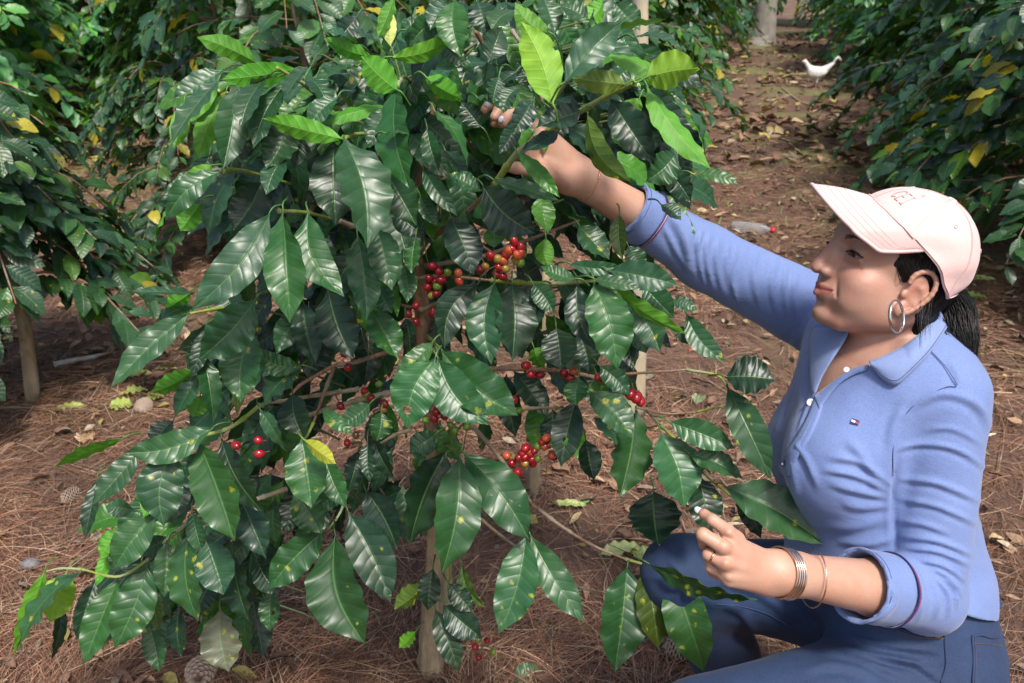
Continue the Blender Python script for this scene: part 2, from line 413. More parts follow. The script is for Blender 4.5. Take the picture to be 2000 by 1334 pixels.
def hand_near():
    """her left hand: back towards us, index stretched, the others bent under"""
    P = []; d0 = 1.10
    j = lambda x, y, d: U(x, y, d)
    px = 1.10 / FPX
    w = WRL; nrm = -CF
    P += [capsule(j(1500, 1108, 1.112), j(1425, 1060, 1.075), 27 * px, 20 * px, .014, flat=(CF, .62)), capsule(j(1500, 1120, 1.108), j(1420, 1095, 1.068), 30 * px, 22 * px, .014, flat=(CF, .62)),
          capsule(j(1500, 1130, 1.110), j(1428, 1128, 1.075), 27 * px, 18 * px, .014, flat=(CF, .62)), capsule(j(1495, 1118, 1.125), j(1440, 1100, 1.115), 26 * px, 24 * px, .012)]
    def fing(pts, rs, k=.006):
        for (a, b), (ra, rb) in zip(zip(pts[:-1], pts[1:]), zip(rs[:-1], rs[1:])):
            P.append(capsule(j(*a), j(*b), ra * px * .91, rb * px * .91, k * .5))
    fing([(1440, 1052, 1.085), (1420, 1036, 1.075), (1392, 1016, 1.085), (1376, 1005, 1.10), (1367, 999, 1.112)], [16, 14.5, 12.5, 11, 9])
    fing([(1430, 1080, 1.075), (1412, 1068, 1.062), (1373, 1044, 1.068), (1376, 1062, 1.095), (1392, 1076, 1.11)], [17, 15.5, 14, 12.5, 11])
    fing([(1430, 1108, 1.075), (1416, 1100, 1.064), (1384, 1083, 1.075), (1388, 1096, 1.10), (1402, 1106, 1.115)], [16, 14.5, 13, 12, 10.5])
    fing([(1435, 1132, 1.085), (1422, 1126, 1.075), (1388, 1108, 1.085), (1392, 1118, 1.105), (1405, 1126, 1.118)], [14, 12.5, 11, 10, 9])
    fing([(1490, 1100, 1.13), (1450, 1075, 1.155), (1415, 1060, 1.16), (1395, 1050, 1.15)], [17, 15, 12, 10])      # thumb, on the palm side
    # tendons and knuckle bumps
    for a, b in (((1412, 1066), (1490, 1112)), ((1418, 1099), (1492, 1120)), ((1424, 1040), (1488, 1098)), ((1424, 1127), (1492, 1130))):
        P.append(capsule(j(*a, 1.057 if a[1] < 1120 and a[1] > 1050 else 1.066), j(*b, 1.094), 5.0 * px, 2.6 * px, .006))
    SK_HAND['near_nails'] = [(j(1363.5, 996, 1.106), unit(j(1367, 999, 1.112) - j(1376, 1005, 1.10)), -CF * .8 + CU * .45 - CR * .3, .0056, .0042)]
    return P
def hand_far():
    """her right hand, seen from the side among the leaves: thumb below, fingers up and bent round the branch"""
    P = []; px = 1.34 / FPX; j = lambda x, y, d: U(x, y, d)
    P += [capsule(j(1120, 335, 1.34), j(1062, 272, 1.30), 34 * px, 26 * px, .014, flat=(CF, .7)), capsule(j(1118, 345, 1.335), j(1050, 300, 1.31), 32 * px, 26 * px, .014, flat=(CF, .7)),
          capsule(j(1105, 350, 1.33), j(1060, 330, 1.30), 24 * px, 18 * px, .012)]
    def fing(pts, rs, k=.006):
        for (a, b), (ra, rb) in zip(zip(pts[:-1], pts[1:]), zip(rs[:-1], rs[1:])):
            P.append(capsule(j(*a), j(*b), ra * px, rb * px, k * .6))
    fing([(1100, 352, 1.32), (1062, 338, 1.29), (1030, 330, 1.275), (1008, 328, 1.27), (992, 328, 1.268)], [18, 15, 11.5, 11, 8])
    fing([(1060, 262, 1.30), (1035, 236, 1.295), (1008, 222, 1.285), (990, 226, 1.27), (982, 240, 1.262)], [15, 13, 11, 10, 9])
    fing([(1050, 268, 1.315), (1020, 232, 1.315), (990, 212, 1.30), (974, 214, 1.285), (966, 228, 1.28)], [15, 13, 11, 10, 9])
    fing([(1045, 280, 1.33), (1010, 235, 1.335), (975, 205, 1.325), (955, 205, 1.31), (947, 214, 1.30)], [14, 12, 10.5, 9.5, 8.5])
    fing([(1040, 290, 1.34), (1005, 255, 1.345), (980, 240, 1.34), (965, 240, 1.33)], [13, 11, 9.5, 8.5])
    SK_HAND['far_nails'] = [(j(988, 327, 1.257), unit(j(992, 328, 1.268) - j(1008, 328, 1.27)), -CF, .0062, .0046),
                            (j(979, 232, 1.250), unit(j(982, 240, 1.262) - j(990, 226, 1.27)) * -1, -CF, .0054, .0042),
                            (j(952, 204, 1.293), unit(np.array([-.6, 0, .7])), -CF, .0054, .0042)]
    return P
def torso_prims():
    return [ellipsoid((.575, 1.17, .84), (.130, .155, .180), None, .05), capsule(SHL + (MIDS - SHL) * .1, SHR + (MIDS - SHR) * .1, .064, .066, .05),
            ellipsoid(U(1648, 900, 1.275), (.090, .082, .092), None, .05), ellipsoid(U(1600, 865, 1.42), (.085, .08, .085), None, .05),
            ellipsoid((.593, 1.125, .64), (.142, .145, .17), None, .07), ellipsoid((.622, 1.10, .56), (.148, .172, .12), None, .05),
            capsule(NB - _f * .01, MIDS, .062, .085, .05)]
def arm_prims():
    P = []
    for sh, el, wr, hd in ((SHL, ELL, WRL, 1), (SHR, ELR, WRR, 0)):
        P += [capsule(sh, el, .044, .035, .02), capsule(el, el + (wr - el) * .35, .0355, .040, .02), capsule(el + (wr - el) * .3, el + (wr - el) * .92, .040, .0265, .018), capsule(el + (wr - el) * .9, wr, .027, .0265, .014)]
    return P
def skin_prims():
    P = [capsule(H(-2.8, 0, -3), NB, .051, .058, .015), capsule(H(-.2, 0, -6.8), U(1706, 742, 1.30), .030, .042, .015)]
    mid = (SHL + SHR) / 2
    tr = torso_prims()
    P += [Prim(lambda p: np.maximum(field(tr, p) + .0095, .70 - p[:, 2]), mid + np.array([0, 0, -.12]), .30, 'u', .012)]
    # collar bones
    return P + head_prims() + arm_prims() + hand_near() + hand_far()

t = NT('skin'); att = t.n('Attribute', attribute_name='skincol')
nz = t.noise(260, 5, .65); bl = t.noise(34, 4, .6); fr = t.n('TexVoronoi'); fr.inputs['Scale'].default_value = 230; t.l(t.coord(), fr.inputs['Vector'])
c = t.mix(t.ramp(bl, [(.38, 0), (.66, .7)]), att.outputs['Color'], t.mix(1.0, att.outputs['Color'], (1.02, .80, .74), 'MULTIPLY'))
pk = t.n('SeparateColor', i_0=fr.outputs['Color']).outputs[0]
fm = t.math('MULTIPLY', t.ramp(fr.outputs['Distance'], [(.10, 1), (.22, 0)]), t.math('GREATER_THAN', pk, .95))
c = t.mix(t.math('MULTIPLY', fm, .45), c, (.20, .08, .04)); t.base(c)
t.set(Roughness=t.math('MULTIPLY_ADD', nz, .2, .38)); t.p.inputs['Subsurface Weight'].default_value = .12
t.p.inputs['Subsurface Radius'].default_value = (1, .35, .2); t.p.inputs['Subsurface Scale'].default_value = .006
cr = t.n('TexVoronoi'); cr.inputs['Scale'].default_value = 900; t.l(t.coord(), cr.inputs['Vector'])
t.bump(t.math('ADD', nz, t.math('MULTIPLY', cr.outputs['Distance'], .5)), .4, .0008); M_SKIN = t.m

person = empty('person', (0.72, 1.15, 0.0))
tag(person, 'crouching woman in a light blue shirt, jeans and pink cap picking coffee cherries', 'person')
def pchild(name, V, F, mat, **kw):
    o = mesh_obj(name, V, F, mat, None, **kw); setorigin(o, person); return o
def build_skin():
    P = skin_prims()
    V, F = polygonise(P, (-.06, .72, .62), (.95, 1.60, 1.42), .0018 if not QUICK else .0026)
    L = Hl(V); n = len(V); col = np.tile(np.array([.45, .265, .19]), (n, 1))
    g = lambda x, y, z, rx, ry, rz: np.exp(-(((L[:, 0] - x) / rx) ** 2 + ((np.abs(L[:, 1]) - y) / ry) ** 2 + ((L[:, 2] - z) / rz) ** 2))
    face = (L[:, 2] > -13) & (np.abs(L[:, 1]) < 9) & (L[:, 0] > -12) & (L[:, 0] < 13)
    base = np.where(face[:, None], np.array([.385, .222, .165]), col)
    def blend(m, c, a=1.0):
        nonlocal base
        m = np.clip(m * a, 0, 1)[:, None] * face[:, None]; base = base * (1 - m) + np.array(c) * m
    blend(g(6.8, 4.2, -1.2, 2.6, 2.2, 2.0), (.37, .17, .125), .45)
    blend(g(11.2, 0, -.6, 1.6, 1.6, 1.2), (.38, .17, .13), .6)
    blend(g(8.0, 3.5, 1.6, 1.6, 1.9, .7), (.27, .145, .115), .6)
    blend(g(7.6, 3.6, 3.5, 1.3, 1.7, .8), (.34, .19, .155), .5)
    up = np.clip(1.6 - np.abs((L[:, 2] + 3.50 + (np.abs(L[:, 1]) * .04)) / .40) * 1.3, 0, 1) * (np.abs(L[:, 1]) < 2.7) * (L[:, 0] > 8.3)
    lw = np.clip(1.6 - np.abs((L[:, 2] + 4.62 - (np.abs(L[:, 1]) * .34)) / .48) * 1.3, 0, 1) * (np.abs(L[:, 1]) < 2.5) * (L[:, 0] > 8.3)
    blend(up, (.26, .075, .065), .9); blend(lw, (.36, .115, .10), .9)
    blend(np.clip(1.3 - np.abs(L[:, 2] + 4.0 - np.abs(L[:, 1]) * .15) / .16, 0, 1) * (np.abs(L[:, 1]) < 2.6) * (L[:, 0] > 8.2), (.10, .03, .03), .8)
    blend(g(-1.0, 7.6, 0, 2, 1.2, 3.2), (.42, .19, .13), .4)
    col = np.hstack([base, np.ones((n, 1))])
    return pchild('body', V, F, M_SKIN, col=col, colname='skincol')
# ================================================================ clothes and small things worn
def cast(prims, px, py, d0=.85, d1=1.9, off=0.0):
    """depth at which the view through (px, py) meets the shape"""
    pts = prims
    ds = np.linspace(d0, d1, 110); P = U(px, py, 0) + ds[:, None] * (U(px, py, 1) - U(px, py, 0)); D = field(pts, P)
    i = np.argmax(D < off)
    if not (D[i] < off): return None
    a, b = ds[max(i - 1, 0)], ds[i]
    for _ in range(12):
        m = (a + b) / 2
        if field(pts, U(px, py, m)[None])[0] < off: b = m
        else: a = m
    return b
def on(prims, px, py, lift=0.0, dflt=None):
    d = cast(prims, px, py)
    if d is None: d = dflt
    return U(px, py, d - lift)
def surf_curve(prims, pts, lift=.001, n=30):
    Q = spline(np.array([(x, y, 0) for x, y in pts], float), n)
    out = []; last = None
    for x, y, _ in Q:
        d = cast(prims, x, y)
        if d is None: d = last
        if d is None: continue
        last = d; out.append(U(x, y, d - lift))
    return np.array(out)
def ring_on(prims, c, z, off=0.0, n=40, x=None, r0=.005, r1=.12, arc=(0, 2 * math.pi)):
    A = frame_from(z, x); out = []
    for a in np.linspace(arc[0], arc[1], n, endpoint=arc[1] - arc[0] < 6.28):
        dv = math.cos(a) * A[0] + math.sin(a) * A[1]; rs = np.linspace(r0, r1, 80); D = field(prims, c + rs[:, None] * dv)
        ins = np.where(D < 0)[0]; i = min(len(rs) - 2, ins[-1]) if len(ins) else 0; q_ = D[i] / (D[i] - D[i + 1] - 1e-12); out.append(c + dv * (rs[i] + (rs[i + 1] - rs[i]) * q_ + off if len(ins) else r0))
    return np.array(out)
def closed_tube(P, r, k=6):
    P = np.asarray(P); n = len(P); T = np.roll(P, -1, 0) - np.roll(P, 1, 0); T /= np.linalg.norm(T, axis=1)[:, None]
    c = P.mean(0); A = P - c; A -= T * (A * T).sum(1)[:, None]; A /= np.linalg.norm(A, axis=1)[:, None]; B = np.cross(T, A)
    th = np.arange(k) * 2 * math.pi / k; rr = r if isinstance(r, tuple) else (r, r)
    V = P[:, None] + rr[0] * np.cos(th)[None, :, None] * A[:, None] + rr[1] * np.sin(th)[None, :, None] * B[:, None]
    F = [(i * k + j, i * k + (j + 1) % k, ((i + 1) % n) * k + (j + 1) % k, ((i + 1) % n) * k + j) for i in range(n) for j in range(k)]
    return V.reshape(-1, 3), F
def sleeve(sh, el, wr, tcut, rs, band, k=.02):
    """one sleeve as a single solid, cut open at the cuff, with a turned-back band"""
    ax = unit(wr - el); cut = el + (wr - el) * tcut
    caps = [capsule(sh, el, rs[0], rs[1], k), capsule(el, cut + ax * .05, rs[1], rs[2], k)]
    hollow = capsule(cut - ax * .03, cut + ax * .10, rs[2] - .0025)
    def f(p):
        d = field(caps, p); s = (p - cut) @ ax
        d = d - 0.0020 * (np.clip((s + band) / .002, 0, 1)) * (s > -.2) * ((p - el) @ ax > 0)
        d = np.maximum(d, s); return np.maximum(d, -hollow.f(p))
    return Prim(f, (sh + wr) / 2, np.linalg.norm(sh - el) / 2 + np.linalg.norm(wr - el) / 2 + .1, 'u', k), cut, ax
MIDS = (SHL + SHR) / 2
SLL, CUTL, AXL = sleeve(SHL, ELL, WRL, .50, (.065, .048, .0480), .060)
SLR, CUTR, AXR = sleeve(SHR, ELR, WRR, .62, (.069, .053, .0405), .040)
def px2(P):
    q = P - C0; d = q @ CF; return 1000 + FPX * (q @ CR) / d, 667 - FPX * (q @ CU) / d, d
VNECK = np.array([(1590, 772), (1603, 738), (1624, 702), (1646, 668), (1640, 560), (1850, 520), (1862, 600), (1826, 640), (1780, 676), (1730, 708), (1690, 716), (1640, 742)], float)
def poly_sd(x, y, poly):
    d = np.full(len(x), 1e9); ins = np.zeros(len(x), bool); n = len(poly)
    for i in range(n):
        ax, ay = poly[i]; bx, by = poly[(i + 1) % n]; ex, ey = bx - ax, by - ay
        t = np.clip(((x - ax) * ex + (y - ay) * ey) / (ex * ex + ey * ey), 0, 1)
        d = np.minimum(d, np.hypot(x - ax - t * ex, y - ay - t * ey))
        c = ((ay > y) != (by > y)) & (x < (bx - ax) * (y - ay) / (by - ay + 1e-12) + ax); ins ^= c
    return np.where(ins, -d, d)
def shirt_prims():
    SLL.k = SLR.k = .010; P = torso_prims() + [SLL, SLR]
    return P
SHIRT = shirt_prims(); SKINP = skin_prims()
def shirt_post(P, D):
    x, y, d = px2(P); sd = poly_sd(x, y, VNECK) * d / FPX
    sd = np.where(d < 1.62, sd, .1)
    # lower hem: a curved tail, cut square to the body
    hem = .555 + .42 * (1.10 - P[:, 1]) * (P[:, 1] < 1.10) - .40 * np.clip(P[:, 0] - .66, 0, .2)
    near = np.minimum(SLL.f(P), SLR.f(P)) > .004
    D = np.where(near, np.maximum(D, hem - P[:, 2]), D)
    D = np.where(P[:, 2] > .6, np.maximum(D, -sd), D)
    return D
def fabric(name, c1, c2, weave=1500, rough=.8, fade=None, bump=.25, sheen=.2):
    t = NT(name); obj = t.coord(); z = t.n('Mapping'); t.l(obj, z.inputs[0]); z.inputs['Rotation'].default_value = (.3, .2, .6)
    n1 = t.noise(weave, 2, .7, z.outputs[0]); m2 = t.n('Mapping'); t.l(obj, m2.inputs[0]); m2.inputs['Scale'].default_value = (1, 1, 3); m2.inputs['Rotation'].default_value = (0, .5, .3)
    n2 = t.noise(420, 4, .7, m2.outputs[0]); n3 = t.noise(14, 4)
    c = t.mix(t.ramp(n2, [(.35, 0), (.65, 1)]), c1, c2)
    c = t.mix(t.math('MULTIPLY', t.ramp(n1, [(.4, 0), (.7, 1)]), .35), c, tuple(min(1, x * 1.5 + .02) for x in c1))
    c = t.mix(t.ramp(n3, [(.35, 0), (.75, .35)]), c, fade or tuple(min(1, x * 1.25) for x in c1))
    t.base(c); t.set(Roughness=rough); t.p.inputs['Sheen Weight'].default_value = sheen; t.p.inputs['Sheen Roughness'].default_value = .5
    n4 = t.noise(26, 3, .5); h = t.math('ADD', t.math('MULTIPLY', n1, .12), t.math('ADD', t.math('MULTIPLY', n2, .25), t.math('ADD', t.math('MULTIPLY', n4, 1.5), t.math('MULTIPLY', t.math('ABSOLUTE', t.math('SUBTRACT', t.noise(19, 2, 0.5, m2.outputs[0], 1.2), .5)), -1.2))))
    t.bump(h, bump, .0022); return t.m
M_SHIRT = fabric('chambray', (.138, .200, .41), (.080, .122, .29), fade=(.17, .235, .44), bump=.3)
M_COLLAR = fabric('chambray_pale', (.175, .24, .44), (.12, .17, .35), fade=(.21, .275, .48), bump=.2)
M_JEANS = fabric('denim', (.011, .031, .092), (.003, .008, .030), weave=1100, fade=(.024, .060, .150), bump=.45, sheen=.03)
M_STITCH = simple_mat('stitch_orange', (.13, .08, .05), rough=.8, bump=0)
M_BSTITCH = simple_mat('stitch_blue', (.05, .07, .18), rough=.8, bump=0)
M_PINK = fabric('cap_cotton', (.60, .405, .385), (.54, .35, .335), weave=1800, fade=(.63, .44, .415), bump=.18)
M_PINKD = simple_mat('cap_lining', (.62, .26, .27), (.56, .22, .23), 300, .8)
def smooth_h(h, F, it=3):
    for _ in range(it):
        m = h[F].mean(1); a = np.zeros_like(h); c = np.zeros_like(h)
        for i in range(4): np.add.at(a, F[:, i], m); np.add.at(c, F[:, i], 1)
        h = a / np.maximum(c, 1)
    return h
def folds(V, N, lines):
    """creases: lines = (px polyline, width px, height m, length fade)"""
    x, y, d = px2(V); h = np.zeros(len(V))
    face = (N @ -CF)
    for pts, wd, ht in lines:
        Q = spline(np.array([(a, b, 0) for a, b in pts], float), 24)[:, :2]
        dx = x[:, None] - Q[None, :, 0]; dy = y[:, None] - Q[None, :, 1]
        dd = dx * dx + dy * dy; i = dd.argmin(1); m = np.sqrt(dd[np.arange(len(x)), i])
        e = np.minimum(i / 6.0, (23 - i) / 6.0); e = np.clip(e, 0, 1); s = np.where((i == 0) | (i == 23), 0, e)
        T = np.gradient(Q, axis=0)[i]; side = np.sign(dx[np.arange(len(x)), i] * -T[:, 1] + dy[np.arange(len(x)), i] * T[:, 0]); q = side * m / (wd * .85)
        h += 1.35 * ht * s * (np.exp(-q * q) - .55 * np.exp(-((q - 1.3) / .9) ** 2)) * np.clip(face * 3 + .3, 0, 1)
    return h
SHIRT_FOLDS = [([(1756, 880), (1748, 940), (1745, 1010), (1748, 1088)], 8, -.0045),
    # upper near sleeve
    ([(1745, 880), (1800, 868), (1870, 880), (1940, 925)], 7, .0042),
    ([(1752, 935), (1830, 945), (1925, 985)], 8, .0038), ([(1770, 800), (1840, 770), (1905, 790), (1940, 850)], 11, .0035), ([(1800, 842), (1860, 838), (1925, 872)], 7, .0022),
    ([(1748, 975), (1830, 990), (1920, 1030)], 7, .0036), ([(1748, 1018), (1800, 1024), (1860, 1045)], 7, .0030), ([(1750, 1048), (1830, 1058), (1905, 1088)], 6, .0042),
    ([(1760, 1072), (1830, 1078), (1900, 1108)], 5, .0046), ([(1790, 1095), (1840, 1105), (1890, 1140)], 5, .0048), ([(1815, 1108), (1855, 1130), (1880, 1170)], 5, .0048),
    ([(1830, 1120), (1862, 1150), (1868, 1195)], 5, .0046), ([(1812, 1115), (1850, 1160), (1850, 1210)], 6, .004), ([(1800, 1112), (1828, 1160), (1826, 1215)], 7, .003),
    ([(1785, 1108), (1800, 1160), (1792, 1220)], 6, .0022), ([(1700, 1118), (1715, 1165), (1700, 1215)], 8, .003), ([(1735, 1130), (1745, 1175), (1700, 1222)], 9, .0034), ([(1690, 1105), (1700, 1150), (1696, 1190)], 6, .0022),
    # bust and belly
    ([(1610, 892), (1680, 905), (1745, 952)], 8, .0036), ([(1600, 918), (1670, 930), (1742, 965)], 7, .0040), ([(1615, 945), (1680, 962), (1742, 975)], 8, .0036),
    ([(1640, 985), (1690, 992), (1748, 985)], 10, .0026), ([(1570, 1018), (1650, 1030), (1745, 1012)], 12, .0024), ([(1630, 1058), (1700, 1062), (1750, 1048)], 9, .0024), ([(1650, 855), (1690, 900), (1720, 960)], 12, .0026),
    ([(1548, 860), (1575, 900), (1600, 960)], 9, .0030), ([(1540, 870), (1550, 930), (1560, 990)], 9, .003), ([(1600, 790), (1570, 850), (1548, 885)], 7, .0036),
    ([(1580, 650), (1545, 760), (1510, 850)], 8, .0050), ([(1575, 690), (1555, 770), (1530, 850)], 7, .0045), ([(1560, 640), (1525, 740), (1500, 820)], 8, .0046), ([(1590, 745), (1575, 800), (1555, 850)], 6, .003),
    ([(1770, 790), (1745, 830), (1735, 900)], 12, .0024), ([(1850, 700), (1870, 730), (1875, 760)], 9, .002),
    # far sleeve
    ([(1370, 445), (1362, 490), (1375, 560)], 5, .0042), ([(1385, 450), (1378, 500), (1392, 570)], 5, .0040), ([(1405, 455), (1398, 510), (1412, 580)], 5, .003),
    ([(1300, 400), (1335, 470), (1350, 540)], 10, .0045), ([(1290, 430), (1320, 490), (1345, 535)], 7, .003), ([(1438, 470), (1430, 540), (1440, 600)], 5, .0034), ([(1425, 465), (1420, 520), (1430, 590)], 5, .0024),
    ([(1478, 480), (1470, 540), (1485, 610)], 6, .0026), ([(1515, 495), (1505, 560), (1520, 630)], 5, .0030), ([(1535, 505), (1530, 560), (1540, 640)], 5, .0034), ([(1555, 515), (1548, 580), (1558, 640)], 6, .003),
]
def jeans_prims():
    P = [ellipsoid((.655, 1.085, .46), (.135, .178, .150), None, .04), ellipsoid((.622, 1.10, .56), (.140, .163, .10), None, .03),
         capsule((.645, .985, .445), KNL, .104, .080, .05), capsule((.645, 1.18, .44), KNR + np.array([.04, 0, -.01]), .108, .068, .05)]
    AN = np.array([.50, 1.20, .10]); ANL = np.array([.52, .88, .10])
    P += [capsule(KNR, KNR * .5 + AN * .5, .068, .060, .03), capsule(KNR * .5 + AN * .5, AN, .060, .046, .02), capsule(KNL, KNL * .5 + ANL * .5, .070, .060, .03), capsule(KNL * .5 + ANL * .5, ANL, .060, .046, .02)]
    return P
JEANS = jeans_prims()
JEANS_FOLDS = [([(1560, 1262), (1680, 1290), (1780, 1330)], 9, .004), ([(1620, 1262), (1720, 1285), (1830, 1300)], 8, .0045), ([(1700, 1275), (1790, 1300), (1840, 1334)], 8, .004),
               ([(1640, 1240), (1740, 1262), (1840, 1275)], 8, .003), ([(1300, 1085), (1330, 1130), (1320, 1190)], 12, .003), ([(1400, 1130), (1480, 1160), (1560, 1215)], 12, .003), ([(1400, 1180), (1450, 1200), (1480, 1250)], 12, .003), ([(1560, 1310), (1640, 1300), (1720, 1320)], 12, .003)]
def build_clothes():
    V, F = polygonise(SHIRT, (.05, .80, .36), (1.02, 1.66, 1.22), .0032 if QUICK else .0026, post=shirt_post)
    V = relax(V, F, 1, .5); N = vnormals(V, F)
    h = smooth_h(folds(V, N, SHIRT_FOLDS) * 1.15, F, 2) + .0012 * vnoise(V, 28, 3) + .0016 * vnoise(V * np.array([1, 1, 2.0]), 14, 5)
    V = V + N * h[:, None]
    shirt = pchild('shirt', V, F, M_SHIRT)
    V, F = polygonise(JEANS, (.10, .66, -.02), (1.0, 1.50, .66), .004, post=None)
    V = relax(V, F, 1, .5); N = vnormals(V, F)
    V = V + N * (folds(V, N, JEANS_FOLDS) + .0015 * vnoise(V, 16, 9) + .0008 * vnoise(V, 45, 2))[:, None]
    jeans = pchild('jeans', V, F, M_JEANS)
    # seams and pocket of the jeans, laid on the cloth
    for nm, pts, r, mat in (('seam', [(1845, 1218), (1846, 1260), (1848, 1300), (1838, 1334)], .0021, M_JEANS), ('seam', [(1899, 1243), (1902, 1290), (1900, 1334)], .0020, M_JEANS),
                            ('pocket_edge', [(1899, 1243), (1915, 1240), (1940, 1246), (1962, 1243)], .0018, M_JEANS), ('pocket_edge', [(1750, 1226), (1790, 1238), (1830, 1240), (1846, 1240)], .0018, M_JEANS),
                            ('stitching', [(1902, 1256), (1930, 1258), (1960, 1262)], .0005, M_STITCH), ('stitching', [(1905, 1244), (1906, 1290), (1905, 1334)], .0004, M_STITCH), ('stitching', [(1750, 1231), (1790, 1244), (1843, 1248)], .0007, M_STITCH),
                            ('stitching', [(1398, 1180), (1450, 1185), (1500, 1200), (1545, 1225)], .0007, M_BSTITCH)):
        C = surf_curve(JEANS, pts, .0015)
        if len(C) > 3: v, f = tube(C, r, 5, n=len(C) * 2); o = mesh_obj(nm, v, f, mat); o.parent = jeans; o.matrix_parent_inverse = Matrix.Identity(4)
    for nm, dy, r, mat in (('waistband', 0, .0, M_JEANS),):
        A = surf_curve(JEANS, [(1870, 1180), (1910, 1182), (1955, 1172)], .003, 24); B = surf_curve(JEANS, [(1870, 1198), (1910, 1200), (1958, 1190)], .003, 24)
        m = min(len(A), len(B)); A, B = A[:m], B[:m]; Mi = (A + B) / 2 + -CF * .0015
        V = np.vstack([A + CF * .004, A, Mi, B, B + CF * .004]); Fq = [(r_ * m + i, r_ * m + i + 1, (r_ + 1) * m + i + 1, (r_ + 1) * m + i) for r_ in range(4) for i in range(m - 1)]
        o = mesh_obj('waistband', V, Fq, M_JEANS); o.parent = jeans; o.matrix_parent_inverse = Matrix.Identity(4)
        for C in (A + (B - A) * .12, A + (B - A) * .88):
            v, f = tube(C - CF * .0022, .0006, 4, n=m); o = mesh_obj('stitching', v, f, M_STITCH); o.parent = jeans; o.matrix_parent_inverse = Matrix.Identity(4)
    c = on(JEANS, 1833, 1243, .002); v, f = lathe([(0, .0022), (.002, .0022), (.0026, .0012), (.0048, .0012), (.0052, 0), (.0052, -.002)], 18); v = v @ frame_from(-CF) + c
    o = mesh_obj('rivet', v, f, simple_mat('rivet_metal', (.30, .22, .17), rough=.35, metallic=.9)); o.parent = jeans; o.matrix_parent_inverse = Matrix.Identity(4)
    # cuffs' piping: navy, white and red
    for cut, ax, sl, back in ((CUTL, AXL, SLL, .0605), (CUTR, AXR, SLR, .0405)):
        for i, (nm, cc) in enumerate((('piping', (.30, .02, .06)), ('piping', (.75, .72, .74)), ('piping', (.02, .02, .12)))):
            P = ring_on([sl], cut - ax * (back + .0018 * (1 - i)), ax, off=.0030, n=60, r1=.078)
            P = P + .0012 * np.sin(np.arange(60) * .42)[:, None] * ax
            v, f = closed_tube(P, .0013); o = mesh_obj(nm, v, f, simple_mat('piping_%d' % i, cc, rough=.6, bump=0)); o.parent = shirt; o.matrix_parent_inverse = Matrix.Identity(4)
        P = ring_on([sl], cut - ax * .0012, ax, off=-.0004, n=72, r1=.078); P = P + .0009 * np.sin(np.arange(72) * 1.05)[:, None] * ax; v, f = closed_tube(P, (.0022, .0016), 8); o = mesh_obj('cuff_hem', v, f, M_SHIRT); o.parent = shirt; o.matrix_parent_inverse = Matrix.Identity(4)
        for bk in (.0065, ):
            P = ring_on([sl], cut - ax * bk, ax, off=.0003, n=60, r1=.078); v, f = closed_tube(P, .0006); o = mesh_obj('stitching', v, f, M_BSTITCH); o.parent = shirt; o.matrix_parent_inverse = Matrix.Identity(4)
    def sheet(name, rows, mat, thick=.0018, smooth=True):
        """rows: list of equally long point rows, given a thickness"""
        n = len(rows); m = len(rows[0]); A = np.array(rows, float)
        du = np.gradient(A, axis=1); dv = np.gradient(A, axis=0); Nn = np.cross(du, dv); Nn /= np.linalg.norm(Nn, axis=2)[..., None] + 1e-12
        T = (A - Nn * thick / 2).reshape(-1, 3); Bt = (A + Nn * thick / 2).reshape(-1, 3); o_ = n * m
        Fq = [(i * m + j, i * m + j + 1, (i + 1) * m + j + 1, (i + 1) * m + j) for i in range(n - 1) for j in range(m - 1)]
        Fb = [tuple(o_ + k for k in q[::-1]) for q in Fq]; edge = [j for j in range(m)] + [i * m + m - 1 for i in range(1, n)] + [(n - 1) * m + j for j in range(m - 2, -1, -1)] + [i * m for i in range(n - 2, 0, -1)]
        Fe = [(edge[k], o_ + edge[k], o_ + edge[(k + 1) % len(edge)], edge[(k + 1) % len(edge)]) for k in range(len(edge))]
        o = mesh_obj(name, np.vstack([T, Bt]), Fq + Fb + Fe, mat, smooth=smooth); return o
    body = SHIRT
    def strip(inner, outer, lift_i, lift_m, lift_o, n=26, m=8, prims_i=None, prims_o=None):
        I = spline(np.array([(a, b, 0) for a, b in inner], float), n); O = spline(np.array([(a, b, 0) for a, b in outer], float), n); rows = []
        for k in range(m + 1):
            t_ = k / m; lift = (lift_i * (1 - t_) + lift_o * t_) + lift_m * math.sin(math.pi * t_); row = []
            for a, b in zip(I, O):
                x, y = (a * (1 - t_) + b * t_)[:2]; row.append((x, y, lift))
            rows.append(row)
        R_ = []
        for row in rows:
            ds = [cast(body, x, y) for x, y, _ in row]; ok = [d for d in ds if d is not None]; md = float(np.median(ok))
            ds = np.array([md if d is None else d for d in ds]); ds = np.convolve(np.pad(ds, 2, 'edge'), np.ones(5) / 5, 'valid')
            R_.append([U(x, y, d - l) for (x, y, l), d in zip(row, ds)])
        R_ = np.array(R_); Sm = R_.copy(); Sm[1:-1] = (R_[:-2] + R_[1:-1] * 2 + R_[2:]) / 4; return Sm
    rows = strip([(1697, 706), (1720, 698), (1760, 678), (1800, 648), (1828, 612), (1832, 596)], [(1703, 716), (1722, 738), (1748, 752), (1778, 728), (1815, 690), (1850, 640)], .010, .006, .006)
    collar = sheet('collar', rows, M_COLLAR, .0022); collar.parent = shirt; collar.matrix_parent_inverse = Matrix.Identity(4)
    E = np.array(rows)[-2] + (-CF * .0016); v, f = tube(E, .0005, 4, n=50); o = mesh_obj('collar_stitching', v, f, M_BSTITCH); o.parent = shirt; o.matrix_parent_inverse = Matrix.Identity(4)
    rows = strip([(1592, 770), (1606, 735), (1627, 700), (1650, 664), (1660, 640)], [(1586, 768), (1582, 735), (1582, 700), (1582, 668), (1586, 640)], .010, .003, .008)
